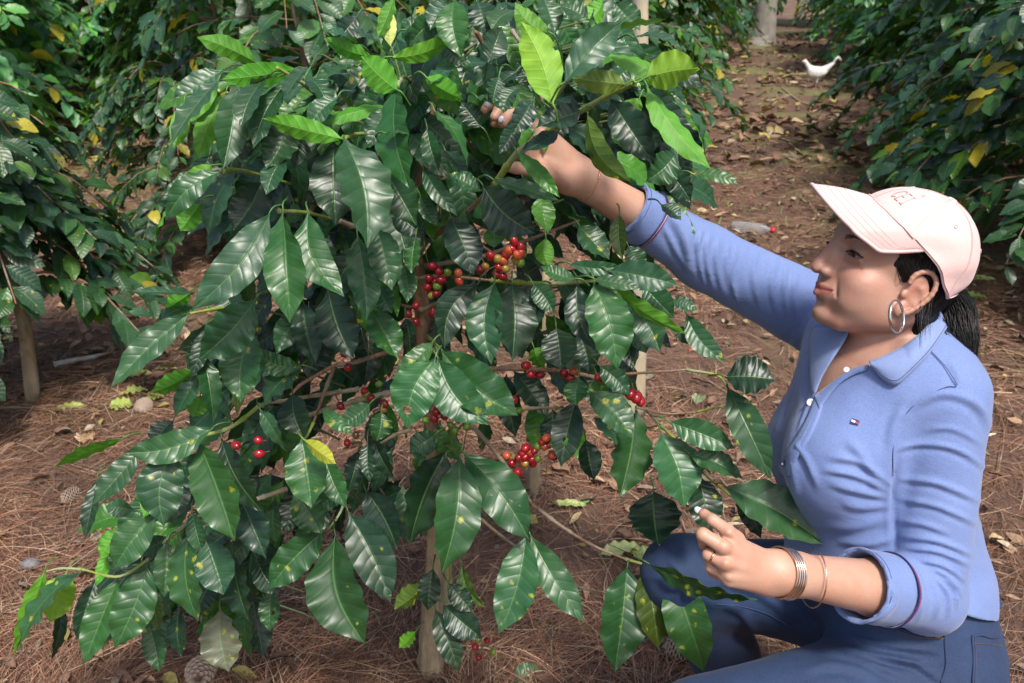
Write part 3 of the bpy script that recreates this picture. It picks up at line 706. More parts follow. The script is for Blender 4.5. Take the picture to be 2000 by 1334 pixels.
    o = sheet('lapel', rows, M_COLLAR, .002); o.parent = shirt; o.matrix_parent_inverse = Matrix.Identity(4)
    rows = strip([(1698, 712), (1672, 718), (1640, 736), (1612, 757), (1590, 775)], [(1692, 724), (1668, 732), (1642, 748), (1620, 772), (1600, 800)], .004, .001, .002, m=4)
    o = sheet('placket_edge', rows, M_SHIRT, .002); o.parent = shirt; o.matrix_parent_inverse = Matrix.Identity(4)
    rows = strip([(1592, 772), (1578, 810), (1558, 848), (1538, 880), (1523, 908), (1522, 925)], [(1612, 772), (1600, 815), (1582, 855), (1560, 890), (1547, 915), (1544, 930)], .0035, .001, .001, m=4)
    o = sheet('placket', rows, M_SHIRT, .002); o.parent = shirt; o.matrix_parent_inverse = Matrix.Identity(4)
    rows = [[p for p in surf_curve(SHIRT, [(1561, 840), (1560, 852), (1556, 864)], .0042, 8)], [p for p in surf_curve(SHIRT, [(1555, 846), (1551, 858), (1549, 868)], .0042, 8)]]
    # buttons
    M_BTN = simple_mat('button_pearl', (.72, .72, .76), rough=.3, bump=0)
    for bx, by, br, mt in ((1583, 786, .0058, M_BTN), (1653, 722, .0042, M_BTN), (1531, 905, .0052, simple_mat('button_dark', (.02, .025, .06), rough=.3, bump=0))):
        c = on(body, bx, by, .0052); v, f = lathe([(0, .0004), (br * .45, .0004), (br * .6, .0012), (br * .9, .0012), (br, .0004), (br, -.0012), (0, -.0012)], 20)
        nn = unit(-CF * .8 - CR * .45 + CU * .2); v = v @ frame_from(nn) + c; o = mesh_obj('button', v, f, mt); o.parent = shirt; o.matrix_parent_inverse = Matrix.Identity(4)
    # small embroidered flag
    c = on(SHIRT, 1670, 824, .0025); nn = unit(-CF + CU * .1 - CR * .25); A = frame_from(nn, CR * math.cos(R(-24)) + CU * math.sin(R(-24)))
    fl = empty('flag_emblem', (0, 0, 0)); fl.parent = shirt; fl.matrix_parent_inverse = Matrix.Identity(4)
    def plate(name, x0, y0, x1, y1, z1, colr):
        v = np.array([(x0, y0, 0), (x1, y0, 0), (x1, y1, 0), (x0, y1, 0), (x0, y0, z1), (x1, y0, z1), (x1, y1, z1), (x0, y1, z1)]) * .001; v = v @ A + c
        return v, [(0, 3, 2, 1), (4, 5, 6, 7), (0, 1, 5, 4), (1, 2, 6, 5), (2, 3, 7, 6), (3, 0, 4, 7)], colr
    # sub-part limit: one mesh per colour
    bpy.data.objects.remove(fl)
    for nm, q in (('emblem_navy', plate('', -5.2, -3.6, 5.2, 3.6, .9, (.015, .012, .10))), ('emblem_white', plate('', -5.0, -1.5, 0, 1.5, 1.3, (.8, .8, .85))), ('emblem_red', plate('', 0, -1.5, 5.0, 1.5, 1.3, (.5, .03, .06)))):
        o = mesh_obj(nm, q[0], q[1], simple_mat(nm, q[2], rough=.7, bump=0), smooth=False); o.parent = shirt; o.matrix_parent_inverse = Matrix.Identity(4)
    for pts in ([(1744, 930), (1746, 860), (1765, 815), (1800, 780), (1845, 757), (1868, 755)], [(1815, 682), (1832, 700), (1850, 720), (1870, 752)]):
        C = surf_curve(SHIRT, pts, .0012); v, f = tube(C, .0007, 4, n=60); o = mesh_obj('seam', v, f, M_BSTITCH); o.parent = shirt; o.matrix_parent_inverse = Matrix.Identity(4)
    # shoes, mostly out of the picture
    for an, dr in ((np.array([.50, 1.20, .075]), unit(np.array([-1, -.1, 0]))), (np.array([.52, .88, .075]), unit(np.array([-1, -.15, 0])))):
        sp = [capsule(an + [0, 0, -.01], an + dr * .13 + [0, 0, -.03], .042, .036, .02), ellipsoid(an + dr * .06 + np.array([0, 0, -.045]), (.13, .045, .03), frame_from((0, 0, 1), dr), .02)]
        v, f = polygonise(sp, an - .25, an + .25, .006, post=lambda P, D: np.maximum(D, .004 - P[:, 2])); pchild('shoe', v, f, simple_mat('shoe_leather', (.10, .06, .04), rough=.5))
    return shirt
CPT, CRL = R(27), R(25)
_cf = unit(-CR * math.cos(CPT) * math.cos(YAW) + CU * math.sin(CPT) - CF * math.cos(CPT) * math.sin(YAW)); _cu = CU * math.cos(CRL) - CF * math.sin(CRL); _cu = unit(_cu - _cf * np.dot(_cu, _cf)); _cl = np.cross(_cu, _cf)
CM = np.stack([_cf, _cl, _cu])
CAPC = U(1722, 538, 1.235)
def K(x, y, z): return CAPC + HS * (x * _cf + y * _cl + z * _cu)
HEMPHI = np.radians([0, 30, 52, 68, 80, 90, 98, 108, 125, 150, 180]); HEMZ = [8.8, 8.5, 7.9, 7.2, 6.6, 5.9, 5.2, 3.9, 2.5, 3.2, 4.2]
CC = (-1.4, 0, 4.4)
def cap_pt(phi, s, grow=0.0):
    a = abs(phi); hz = np.interp(a, HEMPHI, HEMZ); rz = 9.3 + grow; am = math.acos(np.clip((hz - CC[2]) / rz, -1, 1)); al = am * s
    rx = (11.0 if math.cos(phi) > 0 else 8.9) + grow; ry = 8.45 + grow
    x = CC[0] + rx * math.sin(al) * math.cos(phi); y = ry * math.sin(al) * math.sin(phi); z = CC[2] + rz * math.cos(al)
    seam = min(abs(((phi / (math.pi / 3)) % 1) - .0), abs(((phi / (math.pi / 3)) % 1) - 1)) * 60
    k = -.05 * math.exp(-(seam / .9) ** 2) * math.sin(al)
    nrm = np.array([math.sin(al) * math.cos(phi), math.sin(al) * math.sin(phi), math.cos(al)])
    g = max(0, s - .45) / .55 * (a > .9)
    k += .10 * math.sin(phi * 5 + al * 3) * max(0, s - .5) + g * (.22 * math.sin(al * 7 - phi * 3.1 + 1) + .13 * math.sin(al * 13 + phi * 5.3)) * math.sin(min(1, s) * math.pi * .5) + .10 * math.sin(phi * 2.2 + 4 * s)
    return np.array([x, y, z]) + nrm * k
def build_cap():
    n, m = 96, 40; G_ = np.zeros((m + 1, n, 3))
    for j in range(n):
        ph = -math.pi + 2 * math.pi * j / n
        for i in range(m + 1): G_[i, j] = cap_pt(ph, .02 + .98 * i / m)
    out = np.array([K(*p) for p in G_.reshape(-1, 3)]); inn = np.array([K(*p) for p in (G_ - np.array(CC)).reshape(-1, 3) * .978 + np.array(CC)])
    idx = lambda i, j: i * n + j % n; o_ = (m + 1) * n
    Fq = [(idx(i, j), idx(i + 1, j), idx(i + 1, j + 1), idx(i, j + 1)) for i in range(m) for j in range(n)]
    Fi = [tuple(o_ + k for k in q[::-1]) for q in Fq]; Fe = [(idx(m, j), o_ + idx(m, j), o_ + idx(m, j + 1), idx(m, j + 1)) for j in range(n)]
    top = len(out) * 2; V = np.vstack([out, inn, [K(*(np.array(CC) + [0, 0, 9.3]))]]); Ft = [(top, idx(0, j), idx(0, j + 1)) for j in range(n)]
    cap = pchild('cap', V, Fq + Fi + Fe + Ft, M_PINK)
    def kid(name, v, f, mat): o = mesh_obj(name, v, f, mat); o.parent = cap; o.matrix_parent_inverse = Matrix.Identity(4); return o
    # brim
    rows = []; PM = R(76)
    for i in range(15):
        s = i / 14; row = []
        for j in range(49):
            ph = -PM + 2 * PM * j / 48; r0 = cap_pt(ph, 1.0); q = abs(ph) / PM; ext = 8.2 * max(0, 1 - q ** 2.2) ** .72
            y = r0[1] * (1 - .04 * s * q); x = r0[0] + ext * s; ze = 6.2 - .048 * y * y; z = r0[2] * (1 - s) + s * (ze * min(1, ext / 3.0) + r0[2] * (1 - min(1, ext / 3.0))) + .35 * math.sin(math.pi * s) * (1 - q)
            row.append((x, y, z - .12 * (1 - s)))
        rows.append(row)
    A = np.array(rows); T = np.array([K(*(p + np.array([0, 0, .14]))) for p in A.reshape(-1, 3)]); B = np.array([K(*(p - np.array([0, 0, .14]))) for p in A.reshape(-1, 3)])
    m2 = 49; Fq = [(i * m2 + j, i * m2 + j + 1, (i + 1) * m2 + j + 1, (i + 1) * m2 + j) for i in range(14) for j in range(48)]; o2 = len(T)
    kid('brim', np.vstack([T]), Fq, M_PINK)
    kid('brim_underside', B, [q[::-1] for q in Fq], M_PINKD)
    v, f = tube(np.array([K(*p) for p in A[-1]]), .0028, 6, n=100); kid('brim_edge', v, f, M_PINK)
    for r_, zz in ((.93, .17), (.80, .17), (.66, .17), (.52, .17)):
        row = A[int(r_ * 14)]; v, f = tube(np.array([K(*(p + np.array([0, 0, zz]))) for p in row[2:-2]]), 0.0003, 4, n=90); kid('brim_stitching', v, f, M_PINK)
    for ph in np.arange(6) * math.pi / 3:
        C = np.array([K(*cap_pt(ph, s, .03)) for s in np.linspace(.03, .99, 30)])
        for dphi in (-.012, .012):
            C = np.array([K(*(cap_pt(ph + dphi / max(.15, math.sin(s * 1.5)), s, .06))) for s in np.linspace(.05, .99, 30)]); v, f = tube(C, .0003, 4, n=40); kid('panel_stitching', v, f, M_PINK)
    C = np.array([K(*cap_pt(ph, .975, .10)) for ph in np.linspace(R(66), R(180), 50)]); v, f = tube(C, .0008, 6, n=80); kid('hem_binding', v, f, M_PINK)
    C = np.array([K(*cap_pt(ph, .992, .12)) for ph in np.linspace(-R(64), R(64), 60)]); v, f = tube(C, .0010, 6, n=90); kid('brim_seam', v, f, M_PINK)
    v, f = lathe([(0, .4), (.5, .35), (.85, .1), (.9, -.1)], 14); v = np.array([K(*(p + np.array([CC[0], 0, 13.62]))) for p in v]); kid('cap_button', v, f, M_PINK)
    for ph, s in ((R(30), .48), (R(90), .52), (R(150), .55), (R(-30), .48), (R(-90), .5)):
        c0 = cap_pt(ph, s); nn = unit(CM.T @ (c0 - np.array(CC))); c = K(*c0); A2 = frame_from(nn); P = np.array([c + .0026 * (math.cos(a) * A2[0] + math.sin(a) * A2[1]) + nn * .0005 for a in np.linspace(0, 6.283, 16, endpoint=False)])
        v, f = closed_tube(P, .0006, 5); kid('eyelet', v, f, M_PINK)
    # raised embroidery, tone on tone, on the front panels
    def stroke(uv, r=.0009): 
        C = np.array([K(*cap_pt(u, s, .05)) for u, s in uv]); v, f = tube(C, r, 5, n=max(6, len(C) * 3)); return v, f
    def letter(ch, u0):
        w_, s0, s1 = .13, .80, .60; X = lambda a: u0 + w_ * a; Y = lambda b: s0 + (s1 - s0) * b; mb = MB()
        if ch == 'C': mb.add(*stroke([(X(.9), Y(.85)), (X(.6), Y(1)), (X(.2), Y(.85)), (X(.02), Y(.5)), (X(.2), Y(.15)), (X(.6), Y(0)), (X(.9), Y(.15))]))
        if ch in 'E': [mb.add(*stroke(q)) for q in ([(X(.1), Y(0)), (X(.1), Y(1))], [(X(.1), Y(1)), (X(.9), Y(1))], [(X(.1), Y(.5)), (X(.7), Y(.5))], [(X(.1), Y(0)), (X(.9), Y(0))])]
        if ch == 'I': [mb.add(*stroke(q)) for q in ([(X(.5), Y(0)), (X(.5), Y(1))], [(X(.2), Y(1)), (X(.8), Y(1))], [(X(.2), Y(0)), (X(.8), Y(0))])]
        return mb
    for ch, u0 in (('C', .17), ('E', .33), ('I', .47)):
        mb = letter(ch, u0); kid('embroidered_letter', np.vstack(mb.v), mb.f, simple_mat('embroidery', (.58, .35, .34), rough=.6, bump=0))
    return cap
def build_hair():
    t = NT('hair_dark'); mp = t.n('Mapping'); t.l(t.coord(), mp.inputs[0]); nz = t.noise(300, 3)
    t.base(t.mix(nz, (.002, .0018, .002), (.008, .006, .005))); t.set(Roughness=.42); t.p.inputs['Specular IOR Level'].default_value = .35; t.bump(nz, .4, .001); M = t.m
    P = [hell(-3.2, 0, 2.8, 6.9, 7.65, 8.0, k=.8), hell(-5.4, 0, -4.6, 3.6, 4.9, 5.6, k=1.2), hell(-3.9, 0, -1.5, 3.2, 7.0, 4.5, k=1.0)]
    for s in (1, -1): P += [hcap((3.2, s * 6.0, 6.6), (-1.5, s * 6.75, 6.2), 1.0, 1.0, k=.6), hcap((2.2, s * 6.45, 5.0), (-2.0, s * 6.95, 4.6), 1.0, 1.0, k=.6), hcap((3.2, s * 5.95, 7.2), (2.6, s * 6.05, 3.6), 1.2, 1.05, k=.8), hcap((2.4, s * 6.1, 3.0), (1.0, s * 6.5, 1.3), 1.0, .6, k=.8), hcap((1.2, s * 6.35, 2.9), (-2.2, s * 6.9, 3.3), .9, 1.0, k=.8)]
    tail = [U(1852, 570, 1.24), U(1866, 605, 1.245), U(1873, 645, 1.235), U(1884, 690, 1.225)]
    P += [capsule(tail[0], tail[1], .014, .018, .02), capsule(tail[1], tail[2], .018, .016, .02), capsule(tail[2], tail[3], .016, .006, .02)]
    V, F = polygonise(P, HC - .18, HC + .18, .0022); keep = V
    rng = np.random.default_rng(4); N = vnormals(V, F); V = V + N * (.0016 * vnoise(V @ HM.T * np.array([1, 1, .12]), 330, 2))[:, None]
    hair = pchild('hair', V, F, M)
    mb = MB()
    def strand(C, r=.0006): v, f = tube(C, [r, r, r * .25], 3, n=len(C) * 2, cap=False); mb.add(v, f)
    for i in range(800):                                             # ponytail
        a = rng.uniform(0, 6.283); rr = rng.uniform(.96, 1.22); q = []
        ln = rng.uniform(.75, 1.12)
        for k_, s in enumerate(np.linspace(0, ln, 6)):
            c = spline(np.array(tail), 60)[min(59, int(s * 59))] + (np.array([.0, 0, 0]) if s <= 1 else (s - 1) * np.array([.01, 0, -.06])); r_ = np.interp(s, [0, .3, .75, 1.15], [.017, .022, .020, .012]) * rr
            q.append(c + r_ * (math.cos(a) * CR + math.sin(a) * (-CF)) + rng.normal(0, .0016, 3))
        strand(np.array(q), .0007)
    for i in range(260):                                             # swept back from the temple and behind the ear
        s = 1
        x0, z0 = rng.uniform(-.5, 3.6), rng.uniform(3.4, 6.0); x1, z1 = rng.uniform(-2.8, .9), rng.uniform(.6, 3.0) ; q = []
        for k_ in np.linspace(0, 1, 6):
            x = x0 * (1 - k_) + x1 * k_; z = z0 * (1 - k_) + z1 * k_ - 1.3 * math.sin(math.pi * k_); p = np.array([x, 9.5, z]); ys = np.linspace(9, 5, 60)
            D = field(P, np.array([H(x, y, z) for y in ys])); i_ = int(np.argmax(D < 0)); y = ys[i_] if D[i_] < 0 else 6.8; q.append(H(x, y + .07, z))
        strand(np.array(q), .0006)
    for i in range(520):
        x0, z0 = rng.uniform(-7.5, -2.6), rng.uniform(-4.5, 1.5); q = []; dx = rng.uniform(-3.5, -1.0)
        for k_ in np.linspace(0, 1, 6):
            x = x0 + dx * k_; z = z0 - rng.uniform(1.0, 2.2) * k_; ys = np.linspace(9, 2, 50); D = field(P, np.array([H(x, y, z) for y in ys])); i_ = int(np.argmax(D < 0)); y = ys[i_] if D[i_] < 0 else 5; q.append(H(x, y + .06, z))
        strand(np.array(q), .0006)
    for i in range(16):                                              # loose ends over the collar
        x0 = 1792 + rng.uniform(0, 26); strand(np.array([U(x0 + 6, 590 + rng.uniform(-15, 15), 1.165), U(x0 + rng.uniform(-3, 6), 625, 1.158), U(x0 + rng.uniform(-8, 6), 650 + rng.uniform(0, 36), 1.152)]), .00035)
    v = np.vstack(mb.v); o = mesh_obj('hair_strands', v, mb.f, M); o.parent = hair; o.matrix_parent_inverse = Matrix.Identity(4)
    # brows
    for s in (1, -1):
        mb = MB()
        for i in range(260):
            u = rng.uniform(0, 1); yy = 1.7 + 3.6 * u; zz = 4.15 + .95 * math.sin(u * 2.4) - .75 * u + rng.uniform(-.26, .26) * (1.1 - u * .8)
            def sk(y_, z_):
                xs = np.linspace(11, 4, 70); D = field(SKINP, np.array([H(x, s * y_, z_) for x in xs])); i_ = int(np.argmax(D < 0)); return H(xs[i_] + .03, s * y_, z_)
            q = np.array([sk(yy, zz), sk(yy + .22, zz + .14 - .25 * u), sk(yy + .45, zz + .16 - .4 * u)]); v, f = tube(q, [.00035, .0004, .0001], 3, n=4, cap=False); mb.add(v, f)
        pchild('eyebrow', np.vstack(mb.v), mb.f, simple_mat('brow', (.035, .018, .014), rough=.6, bump=0))
def build_eyes():
    t = NT('eye'); L = t.n('Attribute', attribute_name='eyecol'); t.base(L.outputs['Color']); t.set(Roughness=.08); M = t.m
    for s in (1, -1):
        c = np.array([6.85, s * 3.25, 2.75]); r = 1.25; v, f = [], []; g = unit(np.array([.80, -s * .02, -.42]))
        n, m = 24, 32; col = []
        for i in range(n + 1):
            for j in range(m):
                a, b = math.pi * i / n, 2 * math.pi * j / m; d = np.array([math.cos(a), math.sin(a) * math.cos(b), math.sin(a) * math.sin(b)])
                A = frame_from(g); w_ = A[2] * d[0] + A[0] * d[1] + A[1] * d[2]; v.append(H(*(c + r * w_))); an = math.degrees(a)
                col.append((.012, .008, .006, 1) if an < 11 else ((.07, .03, .015, 1) if an < 27 else (.55, .46, .43, 1)))
        f = [(i * m + j, i * m + (j + 1) % m, (i + 1) * m + (j + 1) % m, (i + 1) * m + j) for i in range(n) for j in range(m)]
        pchild('eye', v, f, M, col=col, colname='eyecol')
        mb = MB(); up = []
        for k in range(15):
            u = k / 14; y = 1.95 + 2.95 * u; z = 2.42 + .36 * math.sin(math.pi * u) - .10 * u
            xs = np.linspace(10, 5, 120); D = field(SKINP, np.array([H(x, s * y, z + .10) for x in xs])); i_ = int(np.argmax(D < 0)); up.append((xs[i_] + .02, s * y, z))
        up = np.array(up); v, f = tube(np.array([H(*p) for p in up]), [.0004, .0011, .0013, .0014, .0007], 5, n=30); mb.add(v, f)
        rng = np.random.default_rng(6)
        for k in range(34):
            u = k / 33; p = np.array([np.interp(u, np.linspace(0, 1, 15), up[:, i]) for i in range(3)]); o_ = .55 + .35 * u
            q = np.array([p, p + np.array([.45, s * (.05 + .25 * u), -.28]) * o_, p + np.array([.85, s * (.1 + .6 * u), -.10 + rng.uniform(-.1, .1)]) * o_ * 1.1])
            v, f = tube(np.array([H(*a) for a in q]), [.00035, .00028, .0001], 3, n=5, cap=False); mb.add(v, f)
        pchild('eyelashes', np.vstack(mb.v), mb.f, simple_mat('lash', (.008, .006, .006), rough=.5, bump=0))
def build_jewels():
    silver = simple_mat('silver', (.78, .74, .70), rough=.18, metallic=1, bump=0); gold = simple_mat('gold', (.80, .55, .30), rough=.2, metallic=1, bump=0); rose = simple_mat('rose_gold', (.78, .52, .38), rough=.22, metallic=1, bump=0)
    M_NAIL = simple_mat('nail_polish', (.60, .60, .68), rough=.15, bump=0)
    sk = [p for p in SKINP]
    c = U(1751, 618, 1.118); nrm = unit(-CF * .70 + CR * .62 + CU * .05); A = frame_from(nrm, CU)
    P = np.array([c + .0212 * (math.cos(a) * A[0] + math.sin(a) * A[1] * .95) for a in np.linspace(0, 6.283, 48, endpoint=False)]); v, f = closed_tube(P, (.0009, .0021), 8); pchild('earring', v, f, silver)
    ax = unit(ELL - WRL)
    for i in range(5):
        cc = WRL + ax * (.002 + .0037 * i); Bf = frame_from(unit(ax + .10 * CU + .06 * CF), CU); P = np.array([cc + CU * -.001 + .0330 * math.cos(a) * Bf[0] + .0305 * math.sin(a) * Bf[1] for a in np.linspace(0, 6.283, 48, endpoint=False)])
        v, f = closed_tube(P, .00135, 6); pchild('bangle', v, f, silver if i % 2 else rose)
    cc = WRL + ax * .062; B = frame_from(unit(ax * .93 + CU * .12 - CR * .0 - CF * .30), CU); P = np.array([cc + .0385 * math.cos(a) * B[0] + .0375 * math.sin(a) * B[1] for a in np.linspace(0, 6.283, 50, endpoint=False)]) + CU * -.001
    v, f = closed_tube(P, .00095, 6); pchild('thin_bangle', v, f, rose)
    ax = unit(ELR - WRR); cc = WRR + ax * .018; P = ring_on([p for p in arm_prims()[4:]] + hand_far(), cc, unit(ax + .1 * CU), off=.0008, n=60, r1=.06)
    mb = MB()
    for i in range(60):
        a, b = P[i], P[(i + 1) % 60]; v, f = tube(np.array([a, (a + b) / 2, b]), [.0006, .0013, .0006], 5, n=5); mb.add(v, f)
    pchild('chain_bracelet', np.vstack(mb.v), mb.f, gold)
    a, b = U(1406, 1095, 1.067), U(1384, 1083, 1.075); m_ = a * .45 + b * .55; P = ring_on(hand_near(), m_, unit(b - a), off=.0004, n=30, r1=.02); q = P - m_; r_ = np.linalg.norm(q, axis=1); q *= (np.minimum(r_, .0112) / r_)[:, None]
    v, f = closed_tube(m_ + q, (.0008, .0015), 6); pchild('ring', v, f, gold)
    for c, ax, nn, ln, wd in SK_HAND['near_nails'] + SK_HAND['far_nails']:
        A = frame_from(nn, ax); v, f = lathe([(0, .32), (.5, .28), (.85, .12), (1, -.12)], 16); v = v * np.array([ln, wd, .004]); v = v @ A + c; pchild('fingernail', v, f, M_NAIL)
def build_all():
    build_skin(); build_clothes(); build_cap(); build_hair(); build_eyes(); build_jewels()
# ================================================================ ground
def gz(x, y): return .022 * np.sin(x * 1.7 + 1) * np.cos(y * 1.3) + .012 * np.sin(x * 4.1 + y * 3.3)
def gzf(x, y):
    x = np.asarray(x, float); y = np.asarray(y, float); near = np.clip((y - 1.8) / 1.5, 0, 1)
    return gz(x, y) * (.25 + .75 * near) - .012
def build_ground():
    t = NT('soil'); obj = t.coord(); sep = t.n('SeparateXYZ', i_0=obj)
    n1 = t.noise(3.0, 6, .65); n2 = t.noise(28, 6, .7); n3 = t.noise(120, 5, .7); n4 = t.noise(1.1, 3)
    c = t.mix(t.ramp(n2, [(.3, 0), (.72, 1)]), (.070, .038, .027), (.20, .11, .072))
    c = t.mix(t.ramp(n1, [(.42, 0), (.62, .7)]), c, (.085, .05, .034))
    c = t.mix(t.ramp(n3, [(.55, 0), (.75, .55)]), c, (.34, .22, .14))
    shade_dist = t.n('VectorMath', operation='DISTANCE', i_0=t.n('VectorMath', operation='MULTIPLY', i_0=obj, i_1=(.55, 1, 0)).outputs[0], i_1=(1.1, 6.6, 0)).outputs['Value']
    c = t.mix(t.ramp(t.math('ADD', shade_dist, t.math('MULTIPLY', n2, .8)), [(.8, .8), (2.0, 0)]), c, (.055, .032, .024))  # shade of the shrubs painted into the soil as a darker patch
    grass = t.math('MULTIPLY', t.ramp(n4, [(.50, 0), (.60, 1)]), t.ramp(t.math('DIVIDE', sep.outputs[1], 12.0), [(.2, 0), (.45, 1)]))
    gp = t.n('VectorMath', operation='DISTANCE', i_0=obj, i_1=(-3.1, 7.1, 0)).outputs['Value']; grass = t.math('MAXIMUM', grass, t.ramp(t.math('MULTIPLY', gp, .4), [(.5, .95), (.85, 0)]))
    c = t.mix(t.math('MULTIPLY', grass, t.ramp(n2, [(.35, .2), (.6, .9)])), c, (.15, .17, .05))
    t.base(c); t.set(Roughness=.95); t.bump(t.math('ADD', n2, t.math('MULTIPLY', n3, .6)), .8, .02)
    nx, ny = 150, 190; xs = np.sinh(np.linspace(-3.2, 3.2, nx)) * 4.2; ys = np.concatenate([np.linspace(-4, .3, 14)[:-1], .3 + 70 * np.linspace(0, 1, ny - 13) ** 2.2])
    X, Y = np.meshgrid(xs, ys); Z = gzf(X, Y); V = np.stack([X, Y, Z], -1).reshape(-1, 3)
    i, j = np.meshgrid(np.arange(ny - 1), np.arange(nx - 1), indexing='ij'); q = (i * nx + j).ravel(); F = np.stack([q, q + 1, q + nx + 1, q + nx], 1)
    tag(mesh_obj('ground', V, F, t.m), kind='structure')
def strips(P0, D, L, W, bend, rng, lift=.0, z0=None, up=None):
    """many thin curved blades: 3 segments each; returns verts, faces"""
    n = len(P0); D = D / np.linalg.norm(D, axis=1)[:, None]; S = np.cross(D, np.array([0, 0, 1.0])); S /= np.linalg.norm(S, axis=1)[:, None] + 1e-9
    V = []; u = np.linspace(0, 1, 4)
    tw = rng.uniform(-.8, .8, n)[:, None]
    for k, s in enumerate(u):
        c = P0 + D * (L * s)[:, None] + S * (bend * s * s * L)[:, None] + np.array([0, 0, 1.0]) * (np.broadcast_to(np.asarray(lift, float), (n,)) * math.sin(math.pi * s))[:, None]
        w = (W * (1 - .55 * s) / 2)[:, None]; side = S * np.cos(tw) + np.array([0, 0, 1.0]) * np.sin(tw)
        V += [c - side * w, c + side * w]
    V = np.stack(V, 1).reshape(-1, 3); b = (np.arange(n) * 8)[:, None]
    F = np.concatenate([b + np.array([[2 * k, 2 * k + 1, 2 * k + 3, 2 * k + 2]]) for k in range(3)], 0)
    return V, F
def dist_y(rng, n, a, b): return a + (b - a) * rng.uniform(0, 1, n) ** 1.6
def build_litter():
    rng = np.random.default_rng(11)
    t = NT('pine_needle'); a = t.n('Attribute', attribute_name='leafcol'); t.base(a.outputs['Color']); t.set(Roughness=.6); M = t.m
    n = 230000; y = dist_y(rng, n, .55, 9.5); x = rng.uniform(-1, 1, n) * (.75 + .72 * y)
    cl = vnoise(np.stack([x, y, x * 0], 1), 5.0, 4) + .5 * vnoise(np.stack([x, y, x * 0], 1), 1.3, 5)
    patch = vnoise(np.stack([x, y, x * 0 + 3], 1), 1.6, 8)
    keep = (rng.uniform(0, 1, n) < np.clip(1.0 + .9 * patch, .15, 1)) & (rng.uniform(0, 1, n) < np.clip(1.5 - y / 8.5, .35, 1)); x, y, cl = x[keep], y[keep], cl[keep]; n = len(x)
    ang = cl * 3.4 + rng.normal(0, .55, n); ang = np.where(rng.uniform(0, 1, n) < .3, rng.uniform(0, 6.283, n), ang)
    D = np.stack([np.cos(ang), np.sin(ang), rng.normal(0, .07, n)], 1); L = rng.uniform(.05, .17, n); W = rng.uniform(.0009, .0017, n) * (1 + y * .16)
    P0 = np.stack([x, y, gzf(x, y) + rng.uniform(.001, .020, n)], 1)
    V, F = strips(P0, D, L, W, rng.normal(0, .22, n), rng, lift=rng.uniform(-.002, .012, n))
    pal = np.array([(.25, .120, .066), (.19, .083, .048), (.33, .185, .11), (.42, .29, .185), (.12, .058, .038), (.28, .135, .080), (.10, .072, .058), (.50, .37, .26)])
    c = pal[rng.choice(8, n, p=[.24, .17, .15, .08, .14, .14, .05, .03])] * (rng.uniform(.5, 1.2, n) * (1 + .45 * vnoise(P0, 4.0, 31) + .25 * vnoise(P0, 13.0, 33)))[:, None]; c = np.hstack([c, np.ones((n, 1))])
    tag(mesh_obj('pine_needles', V, F, M, smooth=False, col=np.repeat(c, 8, 0)), kind='stuff')
    n = 900; y = dist_y(rng, n, .7, 7); x = rng.uniform(-1, 1, n) * (.75 + .72 * y); a = rng.uniform(0, 6.283, n); P0 = np.stack([x, y, gzf(x, y) + rng.uniform(.004, .02, n)], 1)
    V, F = strips(P0, np.stack([np.cos(a), np.sin(a), rng.normal(0, .08, n)], 1), rng.uniform(.05, .24, n), rng.uniform(.002, .0055, n), rng.normal(0, .35, n), rng, lift=rng.uniform(0, .015, n)); c = np.array([(.20, .13, .09)]) * rng.uniform(.4, 1.8, n)[:, None]
    tag(mesh_obj('twig_litter', V, F, M, smooth=False, col=np.repeat(np.hstack([c, np.ones((n, 1))]), 8, 0)), kind='stuff')
    # dead leaves, chips and bark bits: small curled shapes
    t2 = NT('dead_leaf'); a = t2.n('Attribute', attribute_name='leafcol'); nz = t2.noise(90, 4); t2.base(t2.mix(t2.ramp(nz, [(.35, 0), (.7, 1)]), a.outputs['Color'], t2.mix(1.0, a.outputs['Color'], (.6, .55, .5), 'MULTIPLY'))); t2.set(Roughness=.8); t2.bump(nz, .5, .003)
    n = 30000; y = dist_y(rng, n, .6, 17); x = rng.uniform(-1, 1, n) * (.75 + .75 * y); m = vnoise(np.stack([x, y, x * 0 + 9], 1), 1.4, 12)
    keep = rng.uniform(0, 1, n) < np.clip(.35 + .8 * m + (y > 2.4) * .35, .06, 1); x, y = x[keep], y[keep]; n = len(x)
    V = []; F = []; C = []; gi, gj = 5, 3
    pal2 = np.array([(.25, .14, .09), (.34, .21, .13), (.16, .09, .06), (.46, .36, .20), (.38, .32, .10), (.20, .15, .11), (.50, .42, .30)])
    pr = np.array([.28, .22, .2, .08, .05, .12, .05]); 
    for i in range(n):
        far = y[i] > 6.2; L = rng.uniform(.012, .062) if not far else rng.uniform(.05, .13); W = L * rng.uniform(.3, .6); a_ = rng.uniform(0, 6.283); ca, sa = math.cos(a_), math.sin(a_)
        tx, ty = rng.normal(0, .35), rng.normal(0, .35); cu = rng.uniform(.1, .9) * W; z0 = float(gzf(x[i], y[i])) + .012 + L * .15
        b = len(V)
        for p in range(gi):
            s = p / (gi - 1); ww = W * math.sin(math.pi * min(.98, s * .9 + .06)) * rng.uniform(.8, 1.1)
            for q in range(gj):
                v = q - 1; lx = (s - .5) * L; ly = v * ww / 2; lz = cu * v * v * .6 + tx * lx * .5 + ty * ly + .25 * cu * math.sin(s * 5)
                V.append((x[i] + ca * lx - sa * ly, y[i] + sa * lx + ca * ly, z0 + lz))
        F += [(b + p * gj + q, b + p * gj + q + 1, b + (p + 1) * gj + q + 1, b + (p + 1) * gj + q) for p in range(gi - 1) for q in range(gj - 1)]
